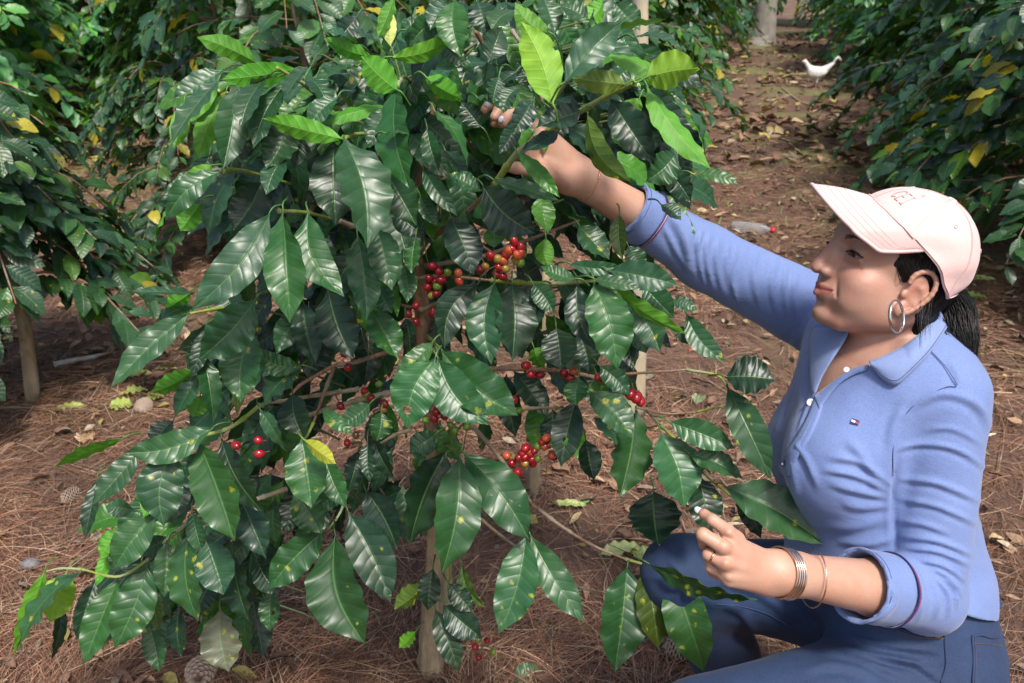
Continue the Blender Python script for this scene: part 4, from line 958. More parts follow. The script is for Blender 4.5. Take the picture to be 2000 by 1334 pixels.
        if far and rng.uniform() < .20: c = np.array((.42, .34, .10)) * rng.uniform(.5, 1.1)
        else: c = pal2[rng.choice(7, p=pr / pr.sum())] * rng.uniform(.6, 1.1)
        C += [(c[0], c[1], c[2], 1)] * (gi * gj)
    tag(mesh_obj('leaf_litter', V, np.array(F), t2.m, col=C), kind='stuff')
    # sparse grass and seedlings
    n = 9000; y = rng.uniform(2.6, 13, n); x = rng.uniform(-1, 1, n) * (.75 + .75 * y); m = vnoise(np.stack([x, y, x * 0 + 5], 1), .9, 21)
    keep = ((m > .05) | (np.hypot(x + 3.1, y - 7.1) < 1.8)) & (rng.uniform(0, 1, n) < .8); x, y = x[keep], y[keep]; n = len(x); a = rng.uniform(0, 6.283, n)
    D = np.stack([np.cos(a) * .8, np.sin(a) * .8, rng.uniform(.3, 1, n)], 1); P0 = np.stack([x, y, gzf(x, y)], 1)
    V, F = strips(P0, D, rng.uniform(.02, .06, n), rng.uniform(.003, .006, n) * (1 + .1 * y), rng.normal(0, .3, n), rng)
    c = np.array([(.10, .16, .035)]) * rng.uniform(.5, 1.5, n)[:, None] * np.array([1, 1, 1.0]); c = np.hstack([c, np.zeros((n, 1))])
    tag(mesh_obj('grass', V, F, M, smooth=False, col=np.repeat(c, 8, 0)), kind='stuff')
# ================================================================ leaves
LT = [0, .04, .10, .20, .32, .45, .58, .70, .80, .88, .94, 1.0]; LW = [.03, .09, .34, .70, .92, 1.0, .985, .87, .67, .40, .17, .012]
def leaf_geo(p0, p1, width, face, bow=.12, fold=.18, wave=.05, twist=0.0, side=0.0, nu=26, nv=8, rng=None, wph=0.0, notch=None, corr=.012):
    """one blade from p0 (stalk) to p1 (tip); face = the way its upper side looks"""
    p0 = np.asarray(p0, float); p1 = np.asarray(p1, float); ax = p1 - p0; L = np.linalg.norm(ax); ax = ax / L
    N = np.asarray(face, float); N = unit(N - ax * np.dot(N, ax)); B = np.cross(N, ax)
    u = np.linspace(0, 1, nu + 1); v = np.linspace(-1, 1, nv + 1)
    c = p0 + np.outer(u, ax) * L + np.outer(np.sin(math.pi * u) * bow * L, N) + np.outer(np.sin(math.pi * u) * side * L, B)
    th = twist * (u - .3); Bu = np.cos(th)[:, None] * B + np.sin(th)[:, None] * N; Nu = -np.sin(th)[:, None] * B + np.cos(th)[:, None] * N
    w = np.interp(u, LT, LW) * width / 2
    U_, V_ = np.meshgrid(u, v, indexing='ij'); A = np.abs(V_)
    e = 1 + wave * .4 * np.sin(U_ * 34 + wph + V_) * (A > .6)
    z = fold * A * w[:, None] * (1.0) + wave * width * A ** 2.2 * np.sin(U_ * 30 + wph + 1.7 * np.sign(V_)) * np.minimum(1, np.sin(math.pi * U_) * 1.6) + wave * .5 * width * A ** 2 * np.sin(U_ * 13 + wph * 2 + 2.6 * np.sign(V_))
    if nu >= 40: z = z + corr * width * (1 - np.abs(2 * ((U_ - .12 * A) * 9 % 1) - 1) ** 2) * np.minimum(1, A * 2.5) * (1 - A * .3)
    P = c[:, None, :] + (V_ * w[:, None] * e)[..., None] * Bu[:, None, :] + z[..., None] * Nu[:, None, :]
    uv = np.stack([U_, (V_ + 1) / 2], -1).reshape(-1, 2)
    i, j = np.meshgrid(np.arange(nu), np.arange(nv), indexing='ij'); q = (i * (nv + 1) + j).ravel(); F = np.stack([q, q + 1, q + nv + 2, q + nv + 1], 1)[:, ::-1]
    if notch is not None and rng is not None:
        keep = np.ones(len(F), bool); cu, cv, r = notch; fu = (i.ravel() + .5) / nu; fv = (j.ravel() + .5) / nv; keep = ((fu - cu) / r) ** 2 + ((fv - cv) / (r * 2.2)) ** 2 > 1; F = F[keep]
    return P.reshape(-1, 3), F, uv
class Foliage:
    def __init__(s): s.V = []; s.F = []; s.U = []; s.C = []; s.n = 0
    def add(s, g, col): 
        P, F, uv = g; s.V.append(P); s.F.append(F + s.n); s.U.append(uv); s.C.append(np.tile(np.asarray(col, float), (len(P), 1))); s.n += len(P)
    def build(s, name, parent=None): return mesh_obj(name, np.vstack(s.V), np.vstack(s.F), M_LEAF, parent, uv=np.vstack(s.U), col=np.vstack(s.C))
# ---------------------------------------------------------------- background shrubs
GREENS = [tuple(.85 * x for x in g) for g in [(.022, .072, .026), (.028, .085, .028), (.020, .060, .030), (.036, .11, .024), (.030, .082, .038), (.07, .17, .022)]]
def shrub_proto(seed, *a, gain=1.0, **k): return shrub_build(seed, gain, *a, **k)
def shrub_build(seed, gain, H=2.0, Rr=.85, nb=46, low=.30, leafL=.158, stems=1, bare=0.0, yellow=.03, thin=1.0):
    """trunk, side branches and a crown of paired leaves, in local coordinates"""
    rng = np.random.default_rng(seed); fo = Foliage(); br = MB(); tips = []
    root = empty('coffee_shrub')
    trunkP = np.array([(0, 0, 0), (rng.normal(0, .03), rng.normal(0, .03), H * .35), (rng.normal(0, .06), rng.normal(0, .06), H * .7), (rng.normal(0, .08), rng.normal(0, .08), H)])
    mb = MB(); mb.add(*tube(trunkP, [.026, .022, .015, .006], 8, n=22, jitter=.05, rng=rng)); TC = spline(trunkP, 60)
    if stems > 1:
        for k in range(stems - 1):
            a = rng.uniform(0, 6.28); P2 = np.array([(0, 0, .12), (.12 * math.cos(a), .12 * math.sin(a), H * .4), (.30 * math.cos(a), .30 * math.sin(a), H * .95)]); mb.add(*tube(P2, [.02, .016, .006], 7, n=16, jitter=.05, rng=rng))
    trunk = mb.build('trunk', M_BARK, root)
    for b in range(nb):
        hf = low + (1 - low) * (b + rng.uniform(0, 1)) / nb; p = TC[int(hf * 59)]; a = b * 2.4 + rng.normal(0, .35)
        Lb = Rr * (.35 + .75 * math.sin(math.pi * min(1, (1.04 - hf) / (1.04 - low) * .62 + .06)) ** .8) * rng.uniform(.75, 1.12)
        rise = rng.uniform(.15, .45) * (1 if hf > .6 else .6); droop = rng.uniform(.25, .6) * Lb
        d = np.array([math.cos(a), math.sin(a), 0]); pts = [p, p + d * Lb * .35 + [0, 0, rise * Lb * .35], p + d * Lb * .7 + [0, 0, rise * Lb * .4 - droop * .25], p + d * Lb + [0, 0, rise * Lb * .3 - droop]]
        br.add(*tube(np.array(pts), [.0055, .004, .0025], 5, n=8, cap=False)); C = spline(np.array(pts), 40)
        ns = max(3, int(Lb / .062 * thin)); side = np.cross(d, [0, 0, 1.0])
        for k in range(ns):
            s = (.22 + .78 * (k + 1) / ns); q = C[min(39, int(s * 39))]
            if s < .45 and rng.uniform() < .45: continue
            for sg in (-1, 1):
                if rng.uniform() < .10: continue
                Ll = leafL * rng.uniform(.7, 1.2) * (.75 if k == ns - 1 else 1); dr = unit(side * sg * rng.uniform(.5, 1) + d * rng.uniform(.35, .9) + np.array([0, 0, -rng.uniform(.25, 1.25)]))
                face = unit(np.array([0, 0, .8]) + d * rng.uniform(.4, 1.3) + side * sg * .2 + rng.normal(0, .25, 3)); st = q + dr * .012
                col = np.array(GREENS[rng.choice(6, p=[.26, .24, .18, .14, .12, .06])]) * rng.uniform(.7, 1.3) * gain
                if rng.uniform() < yellow: col = np.array((.35, .30, .03)) * rng.uniform(.5, 1.1)
                fo.add(leaf_geo(st, st + dr * Ll, Ll * rng.uniform(.46, .58), face, bow=rng.uniform(.02, .14), fold=rng.uniform(.1, .4), wave=.06, nu=8, nv=4, wph=rng.uniform(0, 6)), (*col, rng.choice([0, 0, 0, .4, .7])))
    br.build('branches', M_TWIG, root); fo.build('foliage', root)
    return root
def copy_tree(o):
    r = o.copy(); sc.collection.objects.link(r)
    for ch in o.children: c = ch.copy(); sc.collection.objects.link(c); c.parent = r
    return r
def build_background():
    protos = [shrub_proto(1, 1.9, .95, 68, low=.22), shrub_proto(2, 2.1, 1.0, 74, low=.2, stems=2, gain=1.25), shrub_proto(3, 2.3, .9, 56, low=.28, stems=3, gain=1.3), shrub_proto(5, 1.8, 1.0, 56, low=.22), shrub_proto(6, 2.2, .95, 66, low=.22, yellow=.05, stems=2, gain=2.9)]  # high gain paints sunlit brightness into the leaf colour
    used = [False] * 5
    def put(k, x, y, rz, sc_=1.0, label=None, group=None):
        o = copy_tree(protos[k]) if used[k] else protos[k]; used[k] = True
        o.location = (x, y, float(gzf(x, y)) - .01); o.rotation_euler = (0, 0, rz); o.scale = (sc_,) * 3
        tag(o, label, 'shrub', group); return o
    GR, GL, GF = 'coffee shrubs in the row right of the path', 'coffee shrubs in the row left of the path', 'coffee shrubs far behind the big plant'
    put(0, 2.55, 3.75, .3, .86, 'dark glossy coffee shrub filling the right edge above the pink cap', GR)
    put(3, 3.05, 5.0, 1.2, .95, 'coffee shrub whose lowest leaves hang just above the pink cap', GR)
    for i, (k, x, y, rz, s) in enumerate([(1, 3.30, 6.4, 2.0, .95), (2, 4.05, 7.8, .7, .85), (0, 4.6, 9.4, 3.0, .9), (4, 4.75, 11.2, .5, 1.0), (1, 5.3, 13.2, 4.0, 1.0), (2, 5.9, 15.4, 1.4, 1.05), (3, 4.5, 4.6, 4.4, 1.05), (1, 4.9, 6.6, 5.0, 1.1), (0, 5.6, 8.6, 1.0, 1.1), (2, 6.4, 11, 2.0, 1.2), (3, 7.3, 13.5, 2.0, 1.2)]):
        put(k, x, y, rz, s, ('dense dark coffee shrub second behind the one above the pink cap', 'coffee shrub beside the white hen on the right of the path')[i] if i < 2 else 'dark green coffee shrub far back along the right side of the path', GR)
    put(2, .55, 5.3, 2.2, .80, 'coffee shrub with leaning brown stems just left of the path', GL)
    for k, x, y, rz, s in [(1, .45, 6.9, .4, .95), (0, 1.1, 8.7, 1.9, .95), (3, 1.75, 10.8, 2.8, 1.0), (2, 2.55, 13.2, 1.0, 1.0), (1, 3.2, 15.8, 2, 1.0)]:
        put(k, x, y, rz, s, 'coffee shrub further back along the left side of the path', GL)
    put(4, -4.1, 6.5, .6, 1.0, 'coffee shrub behind the small young shrub at the left edge', GF)
    put(3, -1.62, 4.35, 2.2, .56, 'low coffee shrub glimpsed between the young shrub and the big plant', GF)
    put(2, -1.15, 4.6, 1.1, .88, 'coffee shrub with a thick brown stem directly behind the big plant', GF)
    put(1, -1.95, 6.4, 3.1, .95, 'airy coffee shrub with yellowing leaves beyond the grassy gap', GF)
    for k, x, y, rz, s in [(0, -.35, 5.9, 2.5, .95), (4, -2.7, 8.1, 1.7, 1.0), (1, -4.1, 8.7, 3.3, 1.05), (4, -1.0, 7.1, 2.9, 1.0), (1, -2.0, 9.6, .3, 1.1), (3, -5.3, 7.4, 1.0, 1.0), (4, -4.6, 8.0, 2, 1.1), (1, -3.3, 9.6, 4, 1.05), (0, -1.4, 8.2, 5, 1.05), (2, -.3, 9.3, .4, 1.1), (3, -5.8, 9.8, 1.4, 1.15), (0, -4.2, 10.6, 3.4, 1.15), (4, -2.5, 11, 4.4, 1.15), (1, -.9, 12, 5.4, 1.2), (2, .6, 13.2, .1, 1.2), (3, -4.9, 5.3, 2.4, .9), (1, -7, 12.5, 2, 1.3), (2, -4.9, 13.6, 3, 1.3), (0, -2.5, 14.5, 1, 1.3), (4, -6.0, 6.6, 1, 1.1)]:
        put(k, x, y, rz, s, 'coffee shrub in the thicket behind the big plant', GF)
    for k, x, y, rz, s in [(0, 2.6, 18.4, 1, 1.3), (1, 4.2, 19, 2, 1.3), (3, 5.8, 18.6, 3, 1.3), (2, .8, 17.6, 4, 1.3), (4, 7.6, 17.0, 5, 1.3), (0, -1.2, 17.8, 0, 1.35), (3, 9.3, 15.4, 1, 1.3), (2, 8.2, 10.8, 2, 1.2)]:
        put(k, x, y, rz, s, 'coffee shrub closing the far end of the plantation', 'coffee shrubs at the far end')
    # young shrub at the left edge
    yo = shrub_proto(21, 1.10, .43, 74, low=.36, leafL=.112, yellow=.01, thin=1.6, gain=1.0); bx = G(68, 792); yo.location = (bx[0], bx[1], float(gzf(bx[0], bx[1])))
    for ch in yo.children:
        if ch.name.startswith('trunk'): ch.data.materials[0] = M_BARKT
    tag(yo, 'small young coffee shrub with a bare tan stem at the left edge', 'shrub')
    # pale pole-like stem behind the big plant, and the big trunk at the end of the path
    p = empty('shade_tree', (.427, 2.64, 0)); tag(p, 'slender pale straight tree stem rising behind the big coffee plant', 'tree')
    v, f = tube(np.array([(0, 0, -.02), (-.012, 0, .5), (-.050, 0, 1.2), (-.12, 0, 2.6)]), [.044, .037, .025, .016], 12, n=30, jitter=.02, rng=np.random.default_rng(3)); mesh_obj('trunk', v, f, M_POLE, p)
    p = empty('tree', (4.05, 14.6, 0)); tag(p, 'broad pale grey tree trunk at the far end of the path', 'tree')
    v, f = tube(np.array([(0, 0, -.05), (.02, 0, .25), (0, 0, 1.2), (.05, .1, 5)]), [.26, .18, .16, .12], 16, n=40, jitter=.03, rng=np.random.default_rng(4)); mesh_obj('trunk', v, f, bark('bark_grey', (.30, .27, .24), (.17, .15, .13), 20), p)
    rng = np.random.default_rng(8); fo = Foliage()
    for i in range(500):
        a, r_, z = rng.uniform(0, 6.28), rng.uniform(.3, 1.8), rng.uniform(3.9, 5.6); q = np.array([r_ * math.cos(a), r_ * math.sin(a), z]); d = unit(rng.normal(0, 1, 3)); fo.add(leaf_geo(q, q + d * .3, .14, (0, 0, 1), nu=5, nv=2), (.04, .11, .03, 0))
    fo.build('crown', p)
    for px_, py_, h_ in ((1045, 905, .50),):
        b = G(1040, 960); s_ = empty('coffee_sapling', (b[0], b[1], 0)); tag(s_, 'thin grey sapling stem standing behind the lower cherries', 'sapling'); v, f = tube(np.array([(0, 0, -.02), (.01, .0, .3), (.03, 0, .72)]), [.020, .016, .010], 9, n=14, jitter=.04, rng=rng); mesh_obj('stem', v, f, M_BARKT, s_)
# ================================================================ the big coffee plant
Yt = 1.46                                             # the stem stands in this plane
TONE = {'d': (.018, .072, .022), 'b': (.022, .090, .022), 'k': (.010, .036, .017), 'l': (.045, .165, .014), 'L': (.125, .25, .022), 'o': (.05, .09, .015), 's': (.024, .072, .032), 'p': (.30, .36, .12), 'y': (.20, .27, .03), 'g': (.12, .13, .075), 'e': (.025, .084, .033)}  # 'l': light green, painted brighter as if sun shone through the blade
# base x, y, tip x, y, width px, tone, depth offset from the front of the crown (m), spots, flags (u: underside shown, x: faces up)
LV = """505 125 384 72 42 l .12 0 u;582 135 430 156 46 l .10 0 u;430 152 330 250 40 l .14 0 u;428 155 331 285 44 s .08 0 x;465 165 435 332 60 d .05 0;442 180 385 312 44 l .14 0 u;545 150 480 175 42 s .06 0 x;560 160 495 290 55 d .04 0;505 185 463 268 50 k .16 0;503 232 462 276 38 l .13 0 u;
585 168 562 205 36 s .10 0 x;620 172 572 162 32 s .12 0 x;632 122 660 172 48 s .10 0 x;702 162 675 200 34 s .12 0 x;672 272 512 232 46 l .00 0 u;762 208 627 242 30 l .05 0 u;678 204 572 216 22 b .09 0 x;775 168 800 368 80 b -.02 0;752 262 799 262 20 s -.04 0 x;777 178 705 110 64 l .03 0 u;
730 112 632 73 32 l .10 0 u;762 112 680 57 32 s .12 0 x;762 90 762 20 29 p .16 0 u;762 113 892 65 36 l .06 0 u;888 0 902 114 62 b .06 0;885 6 840 60 44 s .09 0 x;770 -5 738 75 30 l .16 0 u;955 120 980 52 52 s .05 0;1074 66 1006 4 42 l .05 0 u;1060 -6 1084 66 52 e .10 0;
1096 -2 1132 38 32 e .12 0;1080 206 1017 42 76 L -.10 .35 u;1116 106 1160 18 56 s -.06 0 x;1100 165 1216 42 60 e -.12 0;1165 74 1300 38 42 s -.07 0 x;1226 166 1116 153 46 o -.10 .3 u;1258 153 1366 134 76 L -.05 .3 u;1235 74 1333 100 32 s .03 0 x;1292 148 1180 101 28 l -.04 0 u;1262 166 1388 330 38 l -.06 0 u;
1262 172 1325 322 22 s .00 0 x;1192 194 1278 322 64 k .04 0;1146 218 1232 356 50 o .02 .35 u;1108 246 1204 334 72 k .06 .3;1137 216 1045 250 48 k -.12 .3;1092 256 1014 301 42 k -.12 0;1010 298 1094 386 32 l -.10 0;960 350 1094 394 34 d -.05 0;942 362 1046 456 78 k -.02 0;940 374 876 340 42 d .02 .3;
1058 380 1070 456 48 l .03 .3;672 270 718 484 108 e -.08 0;652 276 655 440 92 k .02 0;750 332 813 440 68 d .02 0;848 216 912 325 30 b -.03 0;834 250 858 336 38 d .03 .3;868 292 902 342 45 k .06 0 x;825 328 893 422 36 d .01 0;820 382 853 442 32 d .03 0;527 417 374 606 80 e -.08 0;
553 412 566 632 76 b -.09 0;602 414 672 580 72 b -.06 0;415 320 345 376 40 l .06 0 u;434 334 322 432 50 d .01 0;392 398 352 452 44 l .07 0 u;350 378 293 492 26 l .08 0 u;512 352 455 452 64 k .10 0;382 572 252 570 24 s .03 0 x;374 570 322 604 34 l .06 0 u;378 598 314 622 36 d .05 0 x;
372 610 217 756 52 e -.04 0;500 585 388 702 80 d -.06 0;490 640 470 786 80 b -.02 .3;402 640 374 738 34 k .05 0;396 690 417 826 30 d .03 .2;380 722 294 768 40 l .05 0 u;386 730 340 816 44 d .04 0;392 772 376 815 38 l .07 0 u;590 715 503 685 40 b .02 .5;588 718 512 796 64 e .00 .4;
572 768 592 852 64 k .03 .5;455 700 462 812 34 o .06 .4 u;418 834 243 884 58 e -.06 .15;240 858 107 913 28 l -.02 .2 u;272 880 180 986 54 e -.05 0;190 936 166 1052 32 k .02 0;330 880 280 1012 60 l .00 0 u;340 876 320 1028 84 e -.10 .1;388 862 458 1057 88 b -.10 .25;432 855 515 1002 58 k -.04 .9;
458 950 520 1092 66 k -.03 .3;262 995 206 990 34 e .02 0;306 1000 222 1112 66 e -.05 .15;242 1030 195 1092 42 l .02 .2 u;218 1060 187 1146 24 l .03 .3 u;330 1050 272 1084 38 d .01 0;290 1100 224 1266 74 d -.09 .6;326 1055 320 1166 44 e -.07 .6;368 1040 386 1212 76 d -.10 1;376 1000 396 1082 38 d -.05 .3;
402 1055 437 1162 74 e -.11 .4;455 1080 485 1212 64 k -.05 .3;500 1088 548 1162 46 k -.02 .2;530 1150 526 1232 42 b .0 1;162 1112 36 1268 46 e -.08 .2;88 1114 28 1276 30 l -.04 .1 u;132 1118 98 1216 60 L -.02 0 u;122 1180 100 1292 18 k .0 0;232 1128 165 1297 58 b -.07 .2;188 1128 150 1250 34 k .0 0;
290 1214 311 1312 44 b -.02 .2;300 1150 311 1232 38 o .02 .9;350 1190 355 1282 42 k .0 .4;430 1188 446 1312 76 g -.03 .3;590 858 609 992 84 b -.08 .9;594 860 656 906 36 y -.12 0 u;632 884 676 992 48 b -.04 1;577 958 628 1042 66 b .0 1;636 1034 524 1152 62 b -.04 .3;655 1044 713 1257 104 d -.10 .25;
680 1000 763 1176 80 k -.03 .1;714 958 776 1072 64 k .03 0;898 892 862 1122 94 b -.10 .15;872 880 800 1062 84 k .0 0;905 884 1036 1057 88 d -.04 .1;1028 1044 975 1237 80 e -.12 .7;1036 1046 1141 1216 60 e -.10 .7;1225 1104 1200 1312 86 d -.12 .8;1258 1110 1285 1267 72 o -.10 1;1310 1114 1376 1312 88 b -.15 .5;
1330 1118 1406 1242 42 l -.06 .4 u;1264 1100 1479 1170 38 d -.14 .8;1290 846 1336 992 98 e -.10 .4;1276 958 1286 1067 98 k -.02 0;1242 800 1210 972 84 d -.06 .3;1150 764 1236 857 64 d -.09 .6;1130 738 1126 792 46 b -.08 .6;1166 738 1182 792 42 l -.03 .5;1170 714 1229 772 40 d -.05 0;1125 780 1095 912 60 k -.04 .2;
1144 858 1160 938 46 k .02 .3;1306 824 1436 876 50 e -.09 .4;1345 886 1452 938 52 e -.11 0 ;1364 928 1386 1042 66 k -.12 .2;1414 950 1613 1064 94 e -.16 .2;1436 985 1486 1052 38 k -.10 0;1416 736 1514 742 82 k -.08 0;1420 754 1506 937 64 d -.12 .2;850 700 795 837 84 b -.12 .35;855 700 955 830 78 d -.12 .1;
862 684 1012 812 86 d -.09 .4;846 668 770 737 42 b -.07 .6;935 552 868 682 58 k .0 .1;966 550 960 712 72 d -.04 .1;1000 552 1000 707 84 k -.02 .1;1046 554 1036 656 48 k .0 .2;1040 554 1082 612 42 d -.01 .3;1126 546 1056 520 32 b -.10 0;1128 553 1162 683 54 k -.07 0;1160 552 1206 722 86 b -.12 0;
1112 515 1216 520 28 e -.04 0;1188 528 1324 556 54 e -.07 0;1158 545 1252 563 30 e -.09 0;1184 545 1342 652 28 l -.10 0 u;1234 594 1290 687 58 e -.06 .3;1256 558 1317 622 52 e -.05 0;1318 638 1352 672 28 k -.05 .1;1308 588 1362 606 28 e -.05 .1;1340 612 1416 707 42 e -.07 .8;1086 640 1096 722 64 k .04 .1;
1130 650 1150 732 54 k .06 .2;1042 678 1062 722 52 l .07 .2 u;1130 440 1190 507 58 d .02 .4;1226 480 1256 527 42 d .05 .1;1210 418 1216 507 34 o .05 .4;1066 464 1072 522 38 l .05 0 u;880 424 925 537 74 k .02 0;962 444 965 484 44 l .0 0;812 464 805 535 36 b .0 0;736 444 766 567 64 d -.01 .1;
698 460 716 627 64 d -.02 .2;786 510 795 592 38 d .02 0;736 558 766 612 44 d .03 0;640 560 690 702 82 k .02 .1;592 590 616 712 56 k .05 .1;726 604 776 702 60 b .02 .2;792 620 802 692 36 k .05 .1;724 788 664 830 40 d .03 .1;630 798 690 847 30 b .02 .8;745 804 736 862 42 d .03 .5;
508 800 561 882 36 e -.04 .4;850 1190 896 1312 48 k -.05 0;865 1182 941 1247 56 k -.04 0;876 1140 922 1196 42 k -.02 0;846 1110 836 1192 44 k .0 0;902 1100 950 1186 34 o .0 .8;828 1140 770 1190 50 o .03 .9 u;812 1234 780 1266 34 l .06 .3 u;850 850 800 886 46 d .02 .1;718 862 722 942 30 k .03 0;
730 858 772 937 38 k .03 .1;1240 640 1262 690 40 e -.02 0;560 236 520 330 62 d .05 0;610 235 575 330 52 k .08 0;640 215 610 300 48 d .07 0 x;690 225 660 180 44 s .08 0 x;900 130 840 165 46 s .04 0 x;980 130 905 125 40 s .04 0 x;1010 140 955 185 50 k .03 0;930 190 980 215 46 s .02 0 x;830 150 905 195 46 l .02 0 u;
790 60 842 35 34 d .12 0;860 85 910 130 40 d .09 0;1160 150 1130 105 50 k .04 0;1230 130 1180 190 44 d .05 0;1290 175 1340 205 34 d .03 0 x;1250 190 1225 235 40 l .08 0 u;1320 300 1260 355 60 d .05 .4;1300 330 1350 395 48 k .05 .5;1350 340 1446 360 28 b .02 .3;1290 400 1330 430 34 d .08 .3;
810 30 800 100 52 d .14 0;930 0 950 70 56 k .12 0;1010 20 960 60 50 s .10 0 x;1200 5 1250 60 48 d .08 0;1180 0 1140 50 40 l .10 0 u;700 30 650 90 40 k .22 0;1040 170 1010 120 40 k .05 0;700 130 640 150 44 d .08 0 x;600 150 640 210 44 s .07 0 x;520 200 530 270 44 k .09 0;770 400 830 460 50 k .08 0;
990 640 1020 700 50 k .08 0;900 720 880 800 56 k .08 0;1080 800 1090 880 50 k .08 0;560 470 600 560 60 k .07 0;430 560 470 640 56 k .06 0;630 640 600 740 60 k .08 0;340 820 300 880 46 k .04 0;480 1010 540 1080 50 k .04 0;420 1120 380 1200 50 k .02 .2;250 1040 220 1120 44 k .02 0;1040 196 1000 262 42 k -.13 0;975 150 962 202 38 s -.06 0;1018 168 982 222 42 s -.10 0;1010 235 975 300 36 k -.11 0;520 150 470 250 50 s .02 0 x;600 130 560 190 46 s .03 0 x;660 190 600 250 44 d .02 0;700 90 640 60 40 s .10 0 x;860 40 800 90 44 d .10 0;1080 90 1040 150 46 s .02 0 x;1150 40 1090 10 44 d .08 0;360 200 340 290 36 l .10 0 u;560 300 520 380 50 d .02 0;760 210 720 290 46 d .0 0;940 250 900 200 40 k .02 0;700 880 680 960 40 k .08 0"""
TWIGS = [  # px polyline, radius m, start offset, end offset (from the stem plane, towards the camera), material, nodes
    ('g', [(500, 592), (440, 600), (372, 612)], .0036, -.18, -.30), ('b', [(756, 688), (690, 708), (650, 716), (590, 750), (568, 772)], .0046, -.02, -.14), ('b', [(652, 718), (632, 770), (612, 826)], .0036, -.14, -.24), ('g', [(612, 826), (600, 850), (588, 862)], .0026, -.24, -.30),
    ('t', [(800, 758), (700, 782), (600, 812), (560, 835)], .0058, -.04, -.12), ('b', [(842, 800), (900, 815), (950, 862), (1000, 925), (1040, 985)], .0048, -.04, -.24), ('b', [(1040, 985), (1100, 1030), (1160, 1066), (1222, 1092)], .0036, -.24, -.32), ('g', [(1222, 1092), (1262, 1103), (1310, 1114)], .0028, -.32, -.36),
    ('b', [(850, 722), (975, 720), (1060, 722), (1120, 728), (1180, 745), (1250, 790), (1290, 830)], .0044, -.04, -.28), ('g', [(1290, 830), (1350, 890), (1380, 930), (1450, 985)], .0028, -.28, -.38), ('b', [(1180, 733), (1260, 728), (1340, 722)], .0026, -.22, -.27), ('g', [(1340, 722), (1400, 733), (1420, 755)], .0024, -.27, -.32),
    ('b', [(1240, 795), (1300, 808), (1360, 805)], .0022, -.26, -.29), ('g', [(1360, 805), (1405, 795), (1420, 806)], .0018, -.29, -.31), ('t', [(840, 815), (950, 805), (1050, 797), (1112, 798)], .0040, -.02, -.16), ('g', [(510, 790), (450, 835), (380, 857), (300, 902)], .0040, -.22, -.34), ('t', [(700, 760), (600, 775), (510, 790)], .0044, -.10, -.22),
    ('g', [(385, 1008), (330, 1050), (290, 1092), (232, 1126), (160, 1112)], .0038, -.26, -.34), ('t', [(560, 955), (470, 985), (385, 1008)], .0046, -.12, -.26), ('g', [(160, 1112), (120, 1110), (90, 1116)], .0024, -.34, -.36), ('t', [(905, 985), (990, 1055), (1060, 1100), (1130, 1145), (1172, 1156)], .0034, -.0, -.16), ('t', [(845, 930), (870, 950), (905, 985)], .0036, .0, .0),
    ('g', [(700, 238), (640, 202), (590, 162), (540, 132)], .0040, -.14, -.26), ('b', [(812, 300), (760, 268), (700, 238)], .0048, -.02, -.14), ('g', [(965, 362), (1010, 300), (1060, 265), (1120, 225), (1190, 185), (1240, 163)], .0052, -.20, -.38), ('b', [(850, 460), (905, 420), (965, 362)], .0052, -.04, -.20), ('g', [(545, 412), (602, 416), (660, 430)], .0034, -.26, -.14), ('t', [(660, 430), (760, 470)], .0044, -.14, -.02),
    ('g', [(434, 334), (480, 335), (580, 362)], .0036, -.26, -.12), ('t', [(580, 362), (700, 390), (800, 420)], .0044, -.12, -.02), ('b', [(812, 545), (870, 540), (960, 548)], .0042, -.02, -.18), ('g', [(960, 548), (1060, 554), (1130, 551), (1190, 546)], .0040, -.18, -.30), ('b', [(830, 520), (945, 500), (1000, 480), (1060, 458), (1132, 430)], .0042, -.02, -.14),
    ('b', [(822, 605), (795, 598), (765, 590)], .0034, -.02, -.06), ('t', [(822, 606), (845, 596), (862, 588)], .0048, -.02, -.05), ('b', [(915, 1175), (938, 1240), (946, 1322)], .0026, -.12, -.20), ('g', [(740, 868), (690, 940), (665, 1000), (640, 1036)], .0032, -.08, -.24), ('t', [(800, 840), (770, 850), (740, 868)], .0040, -.02, -.08), ('g', [(832, 655), (850, 672), (856, 700)], .0030, -.04, -.26),
    ('g', [(875, 1080), (880, 1120), (866, 1180)], .0030, -.05, -.12), ('t', [(840, 1040), (860, 1060), (875, 1080)], .0036, .0, -.05), ('g', [(672, 270), (700, 262), (740, 262)], .0034, -.28, -.10), ('b', [(740, 262), (790, 270)], .004, -.10, -.02), ('g', [(775, 168), (790, 150), (812, 170)], .0034, -.20, -.04), ('g', [(1075, 205), (1100, 170), (1120, 150)], .0026, -.3, -.34), ('g', [(870, 870), (890, 880), (905, 884)], .0030, -.02, -.2), ('b', [(730, 350), (830, 380)], .0036, -.12, -.02),
    ('b', [(930, 60), (960, 130), (955, 200), (900, 300)], .0040, -.10, -.02), ('b', [(1000, 60), (1040, 120), (1060, 200)], .0034, -.12, -.2), ('b', [(940, 480), (980, 500), (1004, 472)], .0024, -.10, -.14)]
